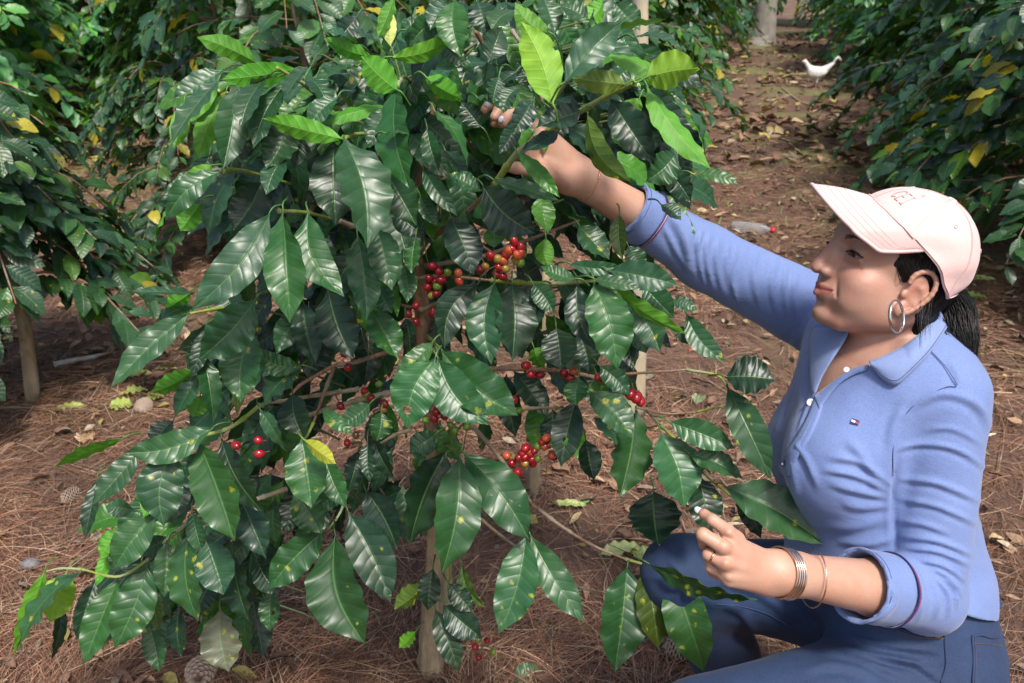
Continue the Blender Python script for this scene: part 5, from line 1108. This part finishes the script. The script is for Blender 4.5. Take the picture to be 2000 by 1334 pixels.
CH = """868 812 r;880 806 g;893 812 r;906 818 v;935 790 g;943 800 v;1060 862 r;1072 868 r;1044 880 r;1033 882 o;1000 488 r;988 498 r;1010 498 o;850 550 r;861 547 r;842 577 v;845 520 r;857 530 r;838 543 r;835 560 r;852 573 r;874 532 g;854 558 g;895 533 o;897 549 o;1004 471 r;1017 483 r;994 490 o;1018 495 o;958 500 r;972 506 v;1007 507 v;1016 512 g;983 510 o;974 522 r;987 525 v;969 537 r;982 540 r;948 520 v;938 528 r;812 597 r;797 613 r;812 629 r;845 610 r;855 622 k;673 690 r;680 717 r;712 764 r;724 777 r;665 793 r;750 788 r;715 704 k;735 712 k;722 727 k;705 738 k;742 728 k;728 741 k;865 800 o;848 817 r;832 821 g;852 804 r;900 805 v;895 820 g;880 830 g;888 840 g;912 832 g;903 806 v;1027 714 r;1038 731 r;1055 732 r;1101 729 r;1114 738 r;1122 725 o;1170 737 r;1232 770 r;1243 776 r;1251 784 r;1206 780 g;1216 790 g;1223 798 g;1217 806 g;1003 782 r;1014 802 g;1027 875 r;1020 886 r;1036 889 r;1012 895 r;1024 894 r;1038 898 r;1025 906 v;1041 905 r;1000 904 r;989 890 o;1051 871 g;1067 855 o;1080 866 g;1064 871 o;1078 889 o;1090 878 o;1083 892 r;1050 896 g;1011 923 r;992 941 v;982 945 r;695 850 k;678 865 r;705 877 k;504 860 r;506 886 r;461 870 r;920 1176 k;934 1247 g;951 1251 r;928 1263 r;963 1273 g;935 1284 r;715 770 g;748 800 v;740 750 g;700 742 k"""
def front(py): return YD(py, Yt) - .30
def build_plant():
    rng = np.random.default_rng(77)
    base = G(842, 1342); base = np.array([base[0], Yt, 0.0])
    root = empty('coffee_plant', base)
    tag(root, 'large coffee plant in the foreground with red and green cherries on its branches', 'coffee plant')
    def child(o): setorigin(o, root); return o
    # stem
    mb = MB(); S = [U(x, y, YD(y, Yt)) for x, y in ((842, 1352), (842, 1250), (848, 1120), (850, 1000), (842, 840), (828, 700), (824, 600), (815, 520), (812, 430), (830, 300), (850, 180), (870, 60))]
    t = NT('bark_stem'); mp = t.n('Mapping'); t.l(t.coord(), mp.inputs[0]); mp.inputs['Scale'].default_value = (1, 1, .2); nz = t.noise(75, 6, .7, mp.outputs[0]); zz = t.n('SeparateXYZ', i_0=t.coord()).outputs[2]
    low = t.mix(t.ramp(nz, [(.3, 0), (.7, 1)]), (.40, .32, .20), (.17, .12, .075)); hi = t.mix(t.ramp(nz, [(.3, 0), (.7, 1)]), (.30, .17, .10), (.09, .045, .028))
    t.base(t.mix(t.ramp(zz, [(.40, 0), (.75, 1)]), low, hi)); t.set(Roughness=.85); t.bump(nz, .8, .004); M_STEM = t.m
    mb.add(*tube(np.array(S), [.032, .028, .020, .017, .015, .014, .0145, .0125, .010, .008, .006, .004], 12, n=90, jitter=.05, rng=rng))
    child(mb.build('trunk', M_STEM))
    S2 = [U(x, y, YD(y, Yt + .05)) for x, y in ((852, 1345), (868, 1230), (872, 1150), (868, 1050), (880, 950))]
    mb = MB(); mb.add(*tube(np.array(S2), [.022, .019, .014, .010, .007], 10, n=40, jitter=.06, rng=rng)); child(mb.build('side_stem', M_BARKT))
    MT = {'g': M_TWIGG, 'b': M_TWIG, 't': M_BARKT}; TW = []
    for m, pts, r, o0, o1 in TWIGS:
        n = len(pts); P = np.array([U(x, y, YD(y, Yt) + o0 + (o1 - o0) * i / (n - 1)) for i, (x, y) in enumerate(pts)]); L = np.linalg.norm(np.diff(P, axis=0), axis=1).sum()
        v, f = tube(P, [r, r * .85, r * .5], 7, n=max(14, int(L / .006)), nodes=max(1, int(L / .035)), jitter=.03, rng=rng); child(mesh_obj('branch', v, f, MT[m])); TW.append(spline(P, 40))
    TWA = np.vstack(TW)
    leaves = []
    for row in LV.replace('\n', '').split(';'):
        q = row.split()
        if len(q) < 8: continue
        x0, y0, x1, y1, w = map(float, q[:5]); tone = q[5]; off = float(q[6]); sp = float(q[7]); fl = q[8] if len(q) > 8 else ''
        leaves.append((x0, y0, x1, y1, w, tone, off, sp, fl))
    arr = sorted(range(len(leaves)), key=lambda i: -math.hypot(leaves[i][2] - leaves[i][0], leaves[i][3] - leaves[i][1]) * leaves[i][4])
    big = set(arr[:100]); rest = Foliage(); pet = MB()
    for i, (x0, y0, x1, y1, w, tone, off, sp, fl) in enumerate(leaves):
        r = np.random.default_rng(1000 + i); ym = (y0 + y1) / 2; d = front(ym) + off
        lp = math.hypot(x1 - x0, y1 - y0); per = d / FPX
        ddir = 0.0
        tipd = (-.22 if y1 > y0 else .10) * lp * per + r.normal(0, .03) * lp * per      # tips hang forward
        if 'x' in fl: tipd = -.45 * lp * per
        p0 = U(x0, y0, d - tipd / 2); p1 = U(x1, y1, d + tipd / 2)
        side = unit(p1 - p0); fc = -CF * (1.0 if 'x' not in fl else .35) + CU * (.42 if 'x' not in fl else 1.0) + CR * r.normal(0, .18)
        perp = unit(np.cross(side, -CF)); tl = r.uniform(-.35, .35) + (.15 if x1 > x0 else -.15); fc = fc + perp * tl
        if 'u' in fl: fc = -fc + CU * .9
        real = w * per / max(.75, math.cos(math.atan(abs(tl)))) * (1.2 if 'x' in fl else 1.0)
        narrow = w / max(lp, 1) < .24
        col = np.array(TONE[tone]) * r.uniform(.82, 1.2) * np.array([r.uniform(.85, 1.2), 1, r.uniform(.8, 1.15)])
        if narrow and 'x' not in fl: real *= 1.5; fc = fc + perp * r.choice([-1, 1]) * 1.1
        notch = None
        if i % 9 == 4 and sp > .15: notch = (r.uniform(.55, .85), r.choice([0.0, 1.0]) if r.uniform() < .6 else r.uniform(.2, .8), r.uniform(.03, .06))
        g = leaf_geo(p0, p1, real, fc, bow=r.uniform(.02, .12) * (1 if 'u' not in fl else -.6), fold=r.uniform(.10, .34), wave=r.uniform(.025, .07), twist=r.normal(0, .6), side=r.normal(0, .05), nu=44, nv=12, rng=r, corr=r.choice([0, .008, .016, .028]), wph=r.uniform(0, 6.28), notch=notch)
        cc = (*col, sp if sp >= .5 else sp * .45)
        # stalk to the nearest branch
        k = np.argmin(((TWA - p0) ** 2).sum(1)); q = TWA[k]; dd = np.linalg.norm(q - p0)
        if dd < .05: P = np.array([p0 + side * .004, p0 * .5 + q * .5 + CU * .004, q])
        else: bk = p0 - side * .02 + CF * .02; P = np.array([p0 + side * .004, p0 - side * .008 + CU * .003, bk])
        pv, pf = tube(P, [.0011, .0014, .0016], 4, n=6, cap=False); g = (np.vstack([g[0], pv]), np.vstack([g[1], np.array(pf) + len(g[0])]), np.vstack([g[2], np.tile([.3, .5], (len(pv), 1))]))
        if i in big:
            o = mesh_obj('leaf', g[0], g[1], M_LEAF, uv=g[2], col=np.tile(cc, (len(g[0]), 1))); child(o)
            if tone == 'L': o['label'] = 'bright lime green leaf held up against the light'
            if tone == 'y': o['label'] = 'small lime yellow leaf'
            if sp >= .9: o['label'] = 'green leaf covered with yellow rust spots'
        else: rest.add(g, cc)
    # deeper leaves that fill the inside of the crown
    outline = np.array([(420, 110), (640, 90), (740, 20), (900, -20), (1150, -20), (1260, 60), (1330, 180), (1320, 330), (1250, 420), (1200, 520), (1270, 620), (1180, 690), (1220, 800), (1130, 900), (960, 830), (860, 920), (880, 1040), (760, 1060), (600, 960), (560, 1120), (470, 1230), (330, 1220), (230, 1130), (270, 960), (400, 860), (430, 740), (400, 640), (470, 520), (470, 400), (380, 300), (390, 180)], float)
    CXY = [tuple(float(q) for q in r_.split()[:2]) for r_ in CH.split(';')]
    n = 0; holes = [(700, 800, 55), (860, 750, 30), (640, 880, 70), (1010, 830, 60), (980, 620, 0), (1000, 780, 40), (610, 700, 0), (690, 660, 30)]
    while n < 590:
        x, y = rng.uniform(180, 1340), rng.uniform(-10, 1220)
        if poly_sd(np.array([x]), np.array([y]), outline)[0] > -12: continue
        if y > 640 and x > 800 and rng.uniform() < .55: continue
        if any(math.hypot(x - a, y - b) < c for a, b, c in holes): continue
        if 930 < x < 1200 and 200 < y < 400 and rng.uniform() < .5: off = rng.uniform(.34, .5)
        else: off = rng.uniform(.20, .50)
        if off < .30 and any(abs(x - a) < 55 and -120 < y - b < 25 for a, b in CXY): continue
        d = front(y) + off; out = np.sign(x - 830) * min(1, abs(x - 830) / 300); Lp = rng.uniform(.085, .14)
        dr = unit(CR * (out * .6 + rng.normal(0, .45)) + np.array([0, -.35 + rng.normal(0, .3), -rng.uniform(.25, 1.1)])); p0 = U(x, y, d); fc = unit(np.array([rng.normal(0, .4), -.6, .8]) + rng.normal(0, .25, 3))
        col = np.array(TONE[rng.choice(['d', 'k', 'k', 'b', 'l', 'e'])]) * rng.uniform(.7, 1.15)
        rest.add(leaf_geo(p0, p0 + dr * Lp, Lp * rng.uniform(.38, .48), fc, bow=rng.uniform(.02, .14), fold=rng.uniform(.1, .35), wave=.055, twist=rng.normal(0, .4), nu=22, nv=6, rng=rng, wph=rng.uniform(0, 6)), (*col, rng.choice([0, 0, .3, .6])))
        if n % 4 == 0: v, f = tube(np.array([p0, p0 - dr * .03 + [0, .02, -.01], U(x * .6 + 830 * .4, y + 20, YD(y, Yt))]), [.0012, .0016, .0026], 5, n=8, cap=False); rest.add((v, np.array(f), np.tile([.3, .25], (len(v), 1))), (.10, .12, .04, 0))
        n += 1
    tag(child(rest.build('foliage')), kind='stuff')
    # cherries
    CM_ = {}
    for k, (a, b) in {'r': ((.34, .010, .014), (.17, .005, .010)), 'o': ((.46, .12, .035), (.42, .04, .02)), 'v': ((.30, .24, .035), (.36, .13, .03)), 'g': ((.16, .26, .03), (.10, .19, .022)), 'k': ((.11, .10, .025), (.13, .045, .02))}.items():
        t = NT('cherry_' + {'r': 'red', 'o': 'orange', 'v': 'turning', 'g': 'green', 'k': 'dull'}[k]); info = t.n('ObjectInfo'); nz = t.noise(70, 3); t.base(t.mix(t.ramp(nz, [(.35, 0), (.65, 1)]), a, b)); t.set(Roughness=.22); t.p.inputs['Coat Weight'].default_value = .25; t.p.inputs['Subsurface Weight'].default_value = .1; t.p.inputs['Subsurface Scale'].default_value = .004; t.bump(t.noise(380, 3), .08, .001); CM_[k] = t.m
    M_DOT = simple_mat('cherry_tip', (.09, .05, .03), rough=.8, bump=0)
    prof = [(.0001, 1.12), (.10, 1.06), (.16, 1.09), (.24, 1.08), (.55, .92), (.85, .60), (.98, .2), (1.0, -.1), (.93, -.5), (.72, -.85), (.35, -1.08), (.0001, -1.13)]
    used_px = []
    for i, row in enumerate(CH.split(';')):
        x, y, k = row.split(); x, y = float(x), float(y); r = np.random.default_rng(50 + i)
        if y < 560 and x > 900: off = -.16
        elif y < 600: off = -.06
        elif 650 < y < 720 and x < 720: off = -.14
        elif x < 550: off = -.27
        elif x > 1160: off = -.26
        elif y > 1150: off = -.17
        elif x > 1000 and y < 740: off = -.16
        elif x > 980 and y > 840: off = -.20
        else: off = -.09
        off -= .07
        if k == 'k' and 690 < x < 750 and y < 745: off = .04
        R0 = r.uniform(.0062, .0078) * (1.25 if x > 1200 or (x > 1005 and x < 1015 and y > 915) else 1) * (1.0 if k != 'k' else .9); d = YD(y, Yt) + off + r.normal(0, .003)
        c = U(x, y, d); kk = np.argmin(((TWA - c) ** 2).sum(1)); near = TWA[kk]; ax = unit((c - near) + r.normal(0, .006, 3)); v, f = lathe(prof, 14); v = v * np.array([R0, R0 * r.uniform(.93, 1.05), R0 * r.uniform(1.0, 1.15)]) @ np.eye(3)
        v = v @ frame_from(ax) + c; nf = len(f); st = MB()
        if np.linalg.norm(c - near) < .05: st.add(*tube(np.array([c - ax * R0 * .9, (c + near) / 2, near]), [.0009, .0010, .0012], 5, n=5, cap=False))
        else: st.add(*tube(np.array([c - ax * R0 * .9, c - ax * R0 * 2.2]), [.0009, .0010], 5, n=3, cap=False))
        dv, df = lathe([(.0001, .3), (.7, .2), (1, -.2)], 8); dv = dv * R0 * .18 @ frame_from(ax) + c + ax * R0 * 1.07; st.add(dv, df); st.add(v, f)
        V = np.vstack(st.v); o = child(mesh_obj('cherry', V, st.f, CM_[k])); o.data.materials.append(M_DOT); o.data.polygons.foreach_set('material_index', [1] * (len(st.f) - nf) + [0] * nf)
    # dry pine needles caught in the plant
    mb = MB()
    for x, y, x2, y2, dd in ((1030, 200, 995, 278, -.30), (1050, 208, 1022, 240, -.30), (850, 300, 882, 355, -.2), (828, 472, 838, 520, -.1), (925, 490, 948, 545, -.2), (1000, 487, 998, 540, -.19), (1002, 490, 1012, 545, -.19), (942, 540, 975, 515, -.18), (900, 470, 920, 545, -.15), (632, 640, 640, 700, -.05), (705, 640, 720, 690, -.02), (1075, 900, 1080, 980, -.1), (1068, 905, 1060, 985, -.1), (690, 600, 700, 700, .02), (760, 440, 850, 470, -.05), (715, 650, 735, 720, .0)):
        a, b = U(x, y, YD(y, Yt) + dd), U(x2, y2, YD(y2, Yt) + dd); mb.add(*tube(np.array([a, (a + b) / 2 + rng.normal(0, .004, 3), b]), [.0007, .0007, .0004], 4, n=8))
    o = mb.build('caught_pine_needles', M_TWIG); tag(o, None, None, kind='stuff')
    return root
# ================================================================ small things on the ground
def build_small():
    rng = np.random.default_rng(5)
    # plastic bottle
    b = G(1465, 455); z = float(gzf(b[0], b[1])); root = empty('plastic_bottle', (b[0], b[1], z + .036)); tag(root, 'clear plastic bottle with a red cap lying on the brown ground', 'bottle')
    t = NT('clear_plastic'); t.base((.80, .83, .85)); t.set(Roughness=.22); t.p.inputs['Transmission Weight'].default_value = .85; t.p.inputs['IOR'].default_value = 1.25; t.bump(t.noise(40, 3), .3, .004)
    prof = [(.0001, -.105), (.022, -.108), (.031, -.098), (.033, -.07), (.031, -.045), (.033, -.02), (.0325, .03), (.031, .055), (.023, .085), (.013, .103), (.012, .115)]
    v, f = lathe(prof, 28); v = v * np.array([1, .85, 1]); ax = unit(np.array([.86, -.42, .02])); A = frame_from(ax, (0, 0, 1)); v = v @ A; v += .0015 * vnoise(v, 60, 2)[:, None]; mesh_obj('body', v, f, t.m, root)
    v, f = lathe([(.0001, .134), (.014, .133), (.0155, .130), (.0155, .112), (.0001, .112)], 20); v = v @ A; mesh_obj('cap', v, f, simple_mat('red_plastic', (.62, .02, .03), (.5, .02, .03), rough=.4, bump=0), root)
    # pine cones
    t = NT('cone'); a = t.n('Attribute', attribute_name='leafcol'); t.base(a.outputs['Color']); t.set(Roughness=.8); M = t.m; cones = []
    def cone(root):
        V = []; F = []; C = []
        for k in range(110):
            u = k / 110; a = k * 2.39996; rr = .022 * math.sin(math.pi * (.12 + .80 * u)) ** .8; zz = -.030 + .066 * u; d = np.array([math.cos(a), math.sin(a), 0]); s = np.array([-math.sin(a), math.cos(a), 0]); o = d * rr * .35 + [0, 0, zz - .004]; tip = d * (rr + .004) + [0, 0, zz + .006 * (1 - u)]; w = .0058 * math.sin(math.pi * (.15 + .75 * u)) + .0015
            b = len(V); V += [o - s * w * .5, o + s * w * .5, tip + s * w - [0, 0, .0012], tip + s * w + [0, 0, .0014], tip - s * w + [0, 0, .0014], tip - s * w - [0, 0, .0012], tip + d * .003, o + [0, 0, .002]]
            F += [(b, b + 5, b + 2, b + 1), (b + 5, b + 6, b + 2), (b + 2, b + 6, b + 3), (b + 6, b + 4, b + 3), (b + 5, b + 4, b + 6), (b + 3, b + 4, b + 7)]
            cd = (.11, .075, .055, 1); cl = (.34, .26, .20, 1); C += [cd, cd, cl, cl, cl, cl, cl, cd]
        v, f = lathe([(.0001, -.03), (.008, -.02), (.010, 0), (.006, .03), (.0001, .036)], 10); b = len(V); V += list(v); F += [tuple(i + b for i in q) for q in f]; C += [(.08, .05, .035, 1)] * len(v)
        return mesh_obj('scales', np.array(V), F, M, root, smooth=False, col=C)
    first = None
    for px, py, lab, s in ((282, 806, 'open pine cone beside the yellow fallen leaves on the left', 1.1), (140, 982, 'small dark pine cone alone on the needles at far left', .9), (395, 1318, 'large open pine cone at the bottom edge below the drooping leaves', 1.25), (1322, 1272, 'pine cone lying beside the bent knee in jeans', 1.1), (355, 652, 'grey weathered pine cone further back on the left soil', 1.0)):
        p = G(px, py); r = empty('pine_cone', (p[0], p[1], float(gzf(p[0], p[1])) + .022)); r.rotation_euler = (R(75 + rng.uniform(-15, 15)), R(rng.uniform(-20, 20)), rng.uniform(0, 6)); r.scale = (s,) * 3; tag(r, lab, 'pine cone', 'pine cones on the ground')
        if first is None: first = cone(r)
        else: c = first.copy(); sc.collection.objects.link(c); c.parent = r
    # fallen leaves that stand out
    for i, (px, py, L, wd, ang, colr, lab) in enumerate(((262, 772, .10, .05, 20, (.42, .46, .13), 'pale yellow-green fallen leaf nearest the hanging branch tip on the left'), (238, 800, .09, .06, 200, (.30, .40, .10), 'crumpled green fallen leaf beside a pine cone'), (268, 738, .13, .04, 10, (.46, .48, .16), 'long pale fallen leaf behind the others'), (140, 806, .12, .03, 8, (.34, .40, .11), 'narrow green fallen leaf near the young shrub stem'),
        (325, 722, .10, .035, -10, (.44, .46, .15), 'light yellow fallen leaf under the spotted leaves'), (300, 783, .08, .045, 30, (.40, .44, .12), 'small yellow-green fallen leaf right of the pine cone'), (1145, 975, .09, .03, 60, (.22, .34, .12), 'curled green fallen leaf between the branch and the post'), (1215, 1075, .13, .05, 12, (.44, .50, .20), 'pale green torn leaf on the ground by the knee'), (1255, 1082, .07, .04, -20, (.36, .46, .16), 'small green torn leaf touching the jeans knee'),
        (1110, 985, .12, .025, -8, (.36, .42, .14), 'flat narrow leaf on the needles under the right branch'), (1440, 838, .07, .05, 40, (.50, .50, .26), 'bleached leaf on the ground before the shirt'), (1365, 772, .08, .05, 70, (.22, .27, .15), 'grey green fallen leaf beyond the right branch'), (1915, 542, .17, .04, 4, (.34, .42, .14), 'long light green leaf on the ground behind the ponytail'), (1900, 585, .12, .06, -15, (.26, .38, .10), 'green leaf on the ground just below a longer one behind the ponytail'),
        (1030, 1318, .08, .05, 30, (.05, .13, .06), 'dark green fallen leaf at the bottom edge'), (20, 672, .07, .04, 60, (.46, .50, .20), 'pale leaf lying at the far left edge'), (190, 1055, .05, .03, 100, (.30, .26, .18), 'small brown dead leaf left of the drooping branch'), (170, 865, .08, .06, 100, (.34, .22, .13), 'tan folded dead leaf on the left needles'))):
        p = G(px, py); zz = float(gzf(p[0], p[1])) + .012; a = R(ang); d = np.array([math.cos(a), math.sin(a) * .8, .05]); p0 = np.array([p[0], p[1], zz]) - d * L / 2
        g = leaf_geo(p0, p0 + d * L, wd, (rng.normal(0, .25), -.2, 1), bow=.08, fold=.25, wave=.10, twist=rng.normal(0, .5), nu=20, nv=6, wph=rng.uniform(0, 6)); tag(mesh_obj('fallen_leaf', g[0], g[1], M_LEAF, uv=g[2], col=np.tile((*colr, .3), (len(g[0]), 1))), lab, 'leaf', 'fallen leaves on the ground')
    # sticks
    for pts, r, m, lab in (([(108, 724), (150, 714), (205, 700)], .013, simple_mat('bleached_wood', (.55, .50, .46), (.34, .29, .25), 30, .8), 'bleached white stick on the ground near the young shrub'), ([(0, 806), (60, 806), (140, 812)], .005, M_BARKT, 'thin dark stick behind the yellow leaves at the left'), ([(1890, 708), (1945, 716), (1995, 728)], .005, M_BARKT, 'brown twig on the ground right of the ponytail'),
        ([(1948, 668), (1975, 700), (2000, 725)], .003, M_TWIGG, 'green grass stalk crossing a twig at the right edge'), ([(1945, 800), (1960, 850), (1942, 950), (1965, 800)], .003, M_TWIG, 'looping dry stem beside the blue sleeve'), ([(1290, 760), (1350, 800), (1400, 850)], .003, M_TWIG, 'dry twig under the right hand branch'), ([(905, 985), (860, 1040), (790, 1060)], .004, M_BARKT, 'bare stick leaning below the plant'), ([(1590, 205), (1560, 195), (1525, 172)], .010, M_BARKT, 'pale stick among the leaves on the path')):
        P = np.array([G(x, y) for x, y in pts]); P[:, 2] = gzf(P[:, 0], P[:, 1]) + r + .006; v, f = tube(P, [r, r * .9, r * .6], 7, n=18, jitter=.06, rng=rng); tag(mesh_obj('stick', v, f, m), lab, 'stick', 'sticks on the ground')
    # stone and bits
    for px, py, r, c, nm, lab, cat in ((1988, 1056, .014, (.30, .24, .11), 'stone', 'round yellowish stone at the right edge', 'stone'), (60, 1105, .022, (.16, .16, .17), 'stone', 'flat grey stone on the needles at the left', 'stone'), (1985, 1070, .010, (.30, .22, .10), 'stone', 'smaller tan stone touching the yellowish one', 'stone')):
        p = G(px, py); v, f = lathe([(.0001, 1), (.5, .85), (.9, .4), (1, 0), (.9, -.5), (.0001, -1)], 14); v = v * np.array([r * 1.2, r, r * .7]); v += r * .25 * vnoise(v, .8 / r, 3)[:, None] * .5; o = mesh_obj(nm, v, f, simple_mat('stone', c, tuple(x * .6 for x in c), 90)); o.location = (p[0], p[1], float(gzf(p[0], p[1])) + r * .5); tag(o, lab, cat)
    p = G(1355, 684); v, f = tube(np.array([(-.02, 0, 0), (0, .004, .004), (.022, 0, .002)]), .003, 6, n=10); o = mesh_obj('plastic_strip', v, f, simple_mat('orange_plastic', (.75, .10, .02), rough=.5)); o.location = (p[0], p[1], float(gzf(p[0], p[1])) + .012); tag(o, 'small orange plastic strip on the needles behind the plant', 'litter')
    p = G(1868, 497); v, f = lathe([(.0001, .008), (.02, .006), (.028, 0)], 16); v = v * np.array([1.2, .8, 1]); o = mesh_obj('plastic_shard', v, f, t_white); o.location = (p[0], p[1], float(gzf(p[0], p[1])) + .012); tag(o, 'small white scrap of plastic on the ground beyond the cap', 'litter')
    # chickens down the path
    def hen(px, py, s, rz, body, dark, lab, pose):
        p = G(px, py); root = empty('chicken', (p[0], p[1], float(gzf(p[0], p[1])))); root.rotation_euler = (0, 0, rz); root.scale = (s,) * 3; tag(root, lab, 'chicken')
        hz = .36 if pose else .12; hx = .19 if pose else .22
        P = [ellipsoid((0, 0, .21), (.125, .075, .085), None, .03), ellipsoid((.06, 0, .21), (.08, .068, .085), None, .03), capsule((.09, 0, .24), (hx - .02, 0, hz - .02), .048, .026, .04), ellipsoid((hx, 0, hz), (.032, .024, .026), None, .015),
             capsule((-.09, 0, .25), (-.20, 0, .34), .05, .022, .04), ellipsoid((-.01, .06, .22), (.085, .022, .05), None, .02), ellipsoid((-.01, -.06, .22), (.085, .022, .05), None, .02), capsule((0, .03, .17), (.0, .035, .09), .032, .014, .03), capsule((0, -.03, .17), (.0, -.035, .09), .032, .014, .03)]
        v, f = polygonise(P, (-.28, -.13, .02), (.30, .13, .45), .008); v = v + .0015 * vnoise(v, 60, 2)[:, None]; mesh_obj('body', v, f, simple_mat('feathers', body, tuple(x * .6 for x in body), 50, .9, .5, .01), root)
        for a in np.linspace(-.5, .5, 5):
            v, f = tube(np.array([(-.17, 0, .30), (-.24, .05 * a, .37 + .05 * math.cos(a)), (-.29, .10 * a, .40 - .05 * abs(a))]), [.012, .014, .004], 5, n=8); mesh_obj('tail_feather', v * np.array([1, 1, 1]), f, simple_mat('tail', dark, rough=.8, bump=0), root)
        mb = MB(); 
        for yy in (.035, -.035): mb.add(*tube(np.array([(0, yy, .11), (.005, yy, .05), (0, yy, .0)]), [.008, .006, .006], 6, n=6)); [mb.add(*tube(np.array([(0, yy, .006), (.045 * math.cos(a), yy + .045 * math.sin(a), .003)]), [.005, .002], 5, n=3)) for a in (-.5, 0, .5, 3.1)]
        mb.build('legs', simple_mat('hen_leg', (.45, .33, .14), rough=.7, bump=0), root)
        v, f = tube(np.array([(hx + .022, 0, hz), (hx + .05, 0, hz - .008)]), [.010, .001], 6, n=4); mesh_obj('beak', v, f, simple_mat('beak', (.50, .36, .16), rough=.6, bump=0), root)
        v, f = tube(np.array([(hx + .02, 0, hz + .03), (hx, 0, hz + .042), (hx - .03, 0, hz + .028)]), [.004, .010, .004], 6, n=8); mesh_obj('comb', v, f, simple_mat('comb', (.5, .04, .03), rough=.6, bump=0), root)
    hen(1592, 172, .82, R(175), (.80, .78, .74), (.75, .74, .70), 'white hen standing on the path by the right hand shrubs', True)
    # 232, .72, R(120), (.24, .16, .10), (.06, .04, .03), 'light brown hen on the dead leaves in front of the others', True)
    # 240, .70, R(60), (.26, .10, .045), (.06, .03, .02), 'rusty brown hen pecking beside the light brown one', False)
    # .80, R(30), (.36, .13, .06), (.12, .05, .03), 'rusty brown hen half hidden below the white one', False)
t_white = simple_mat('white_plastic', (.7, .72, .74), rough=.35, bump=0)
build_ground(); build_litter(); build_background()
build_plant()
build_small()
build_all()
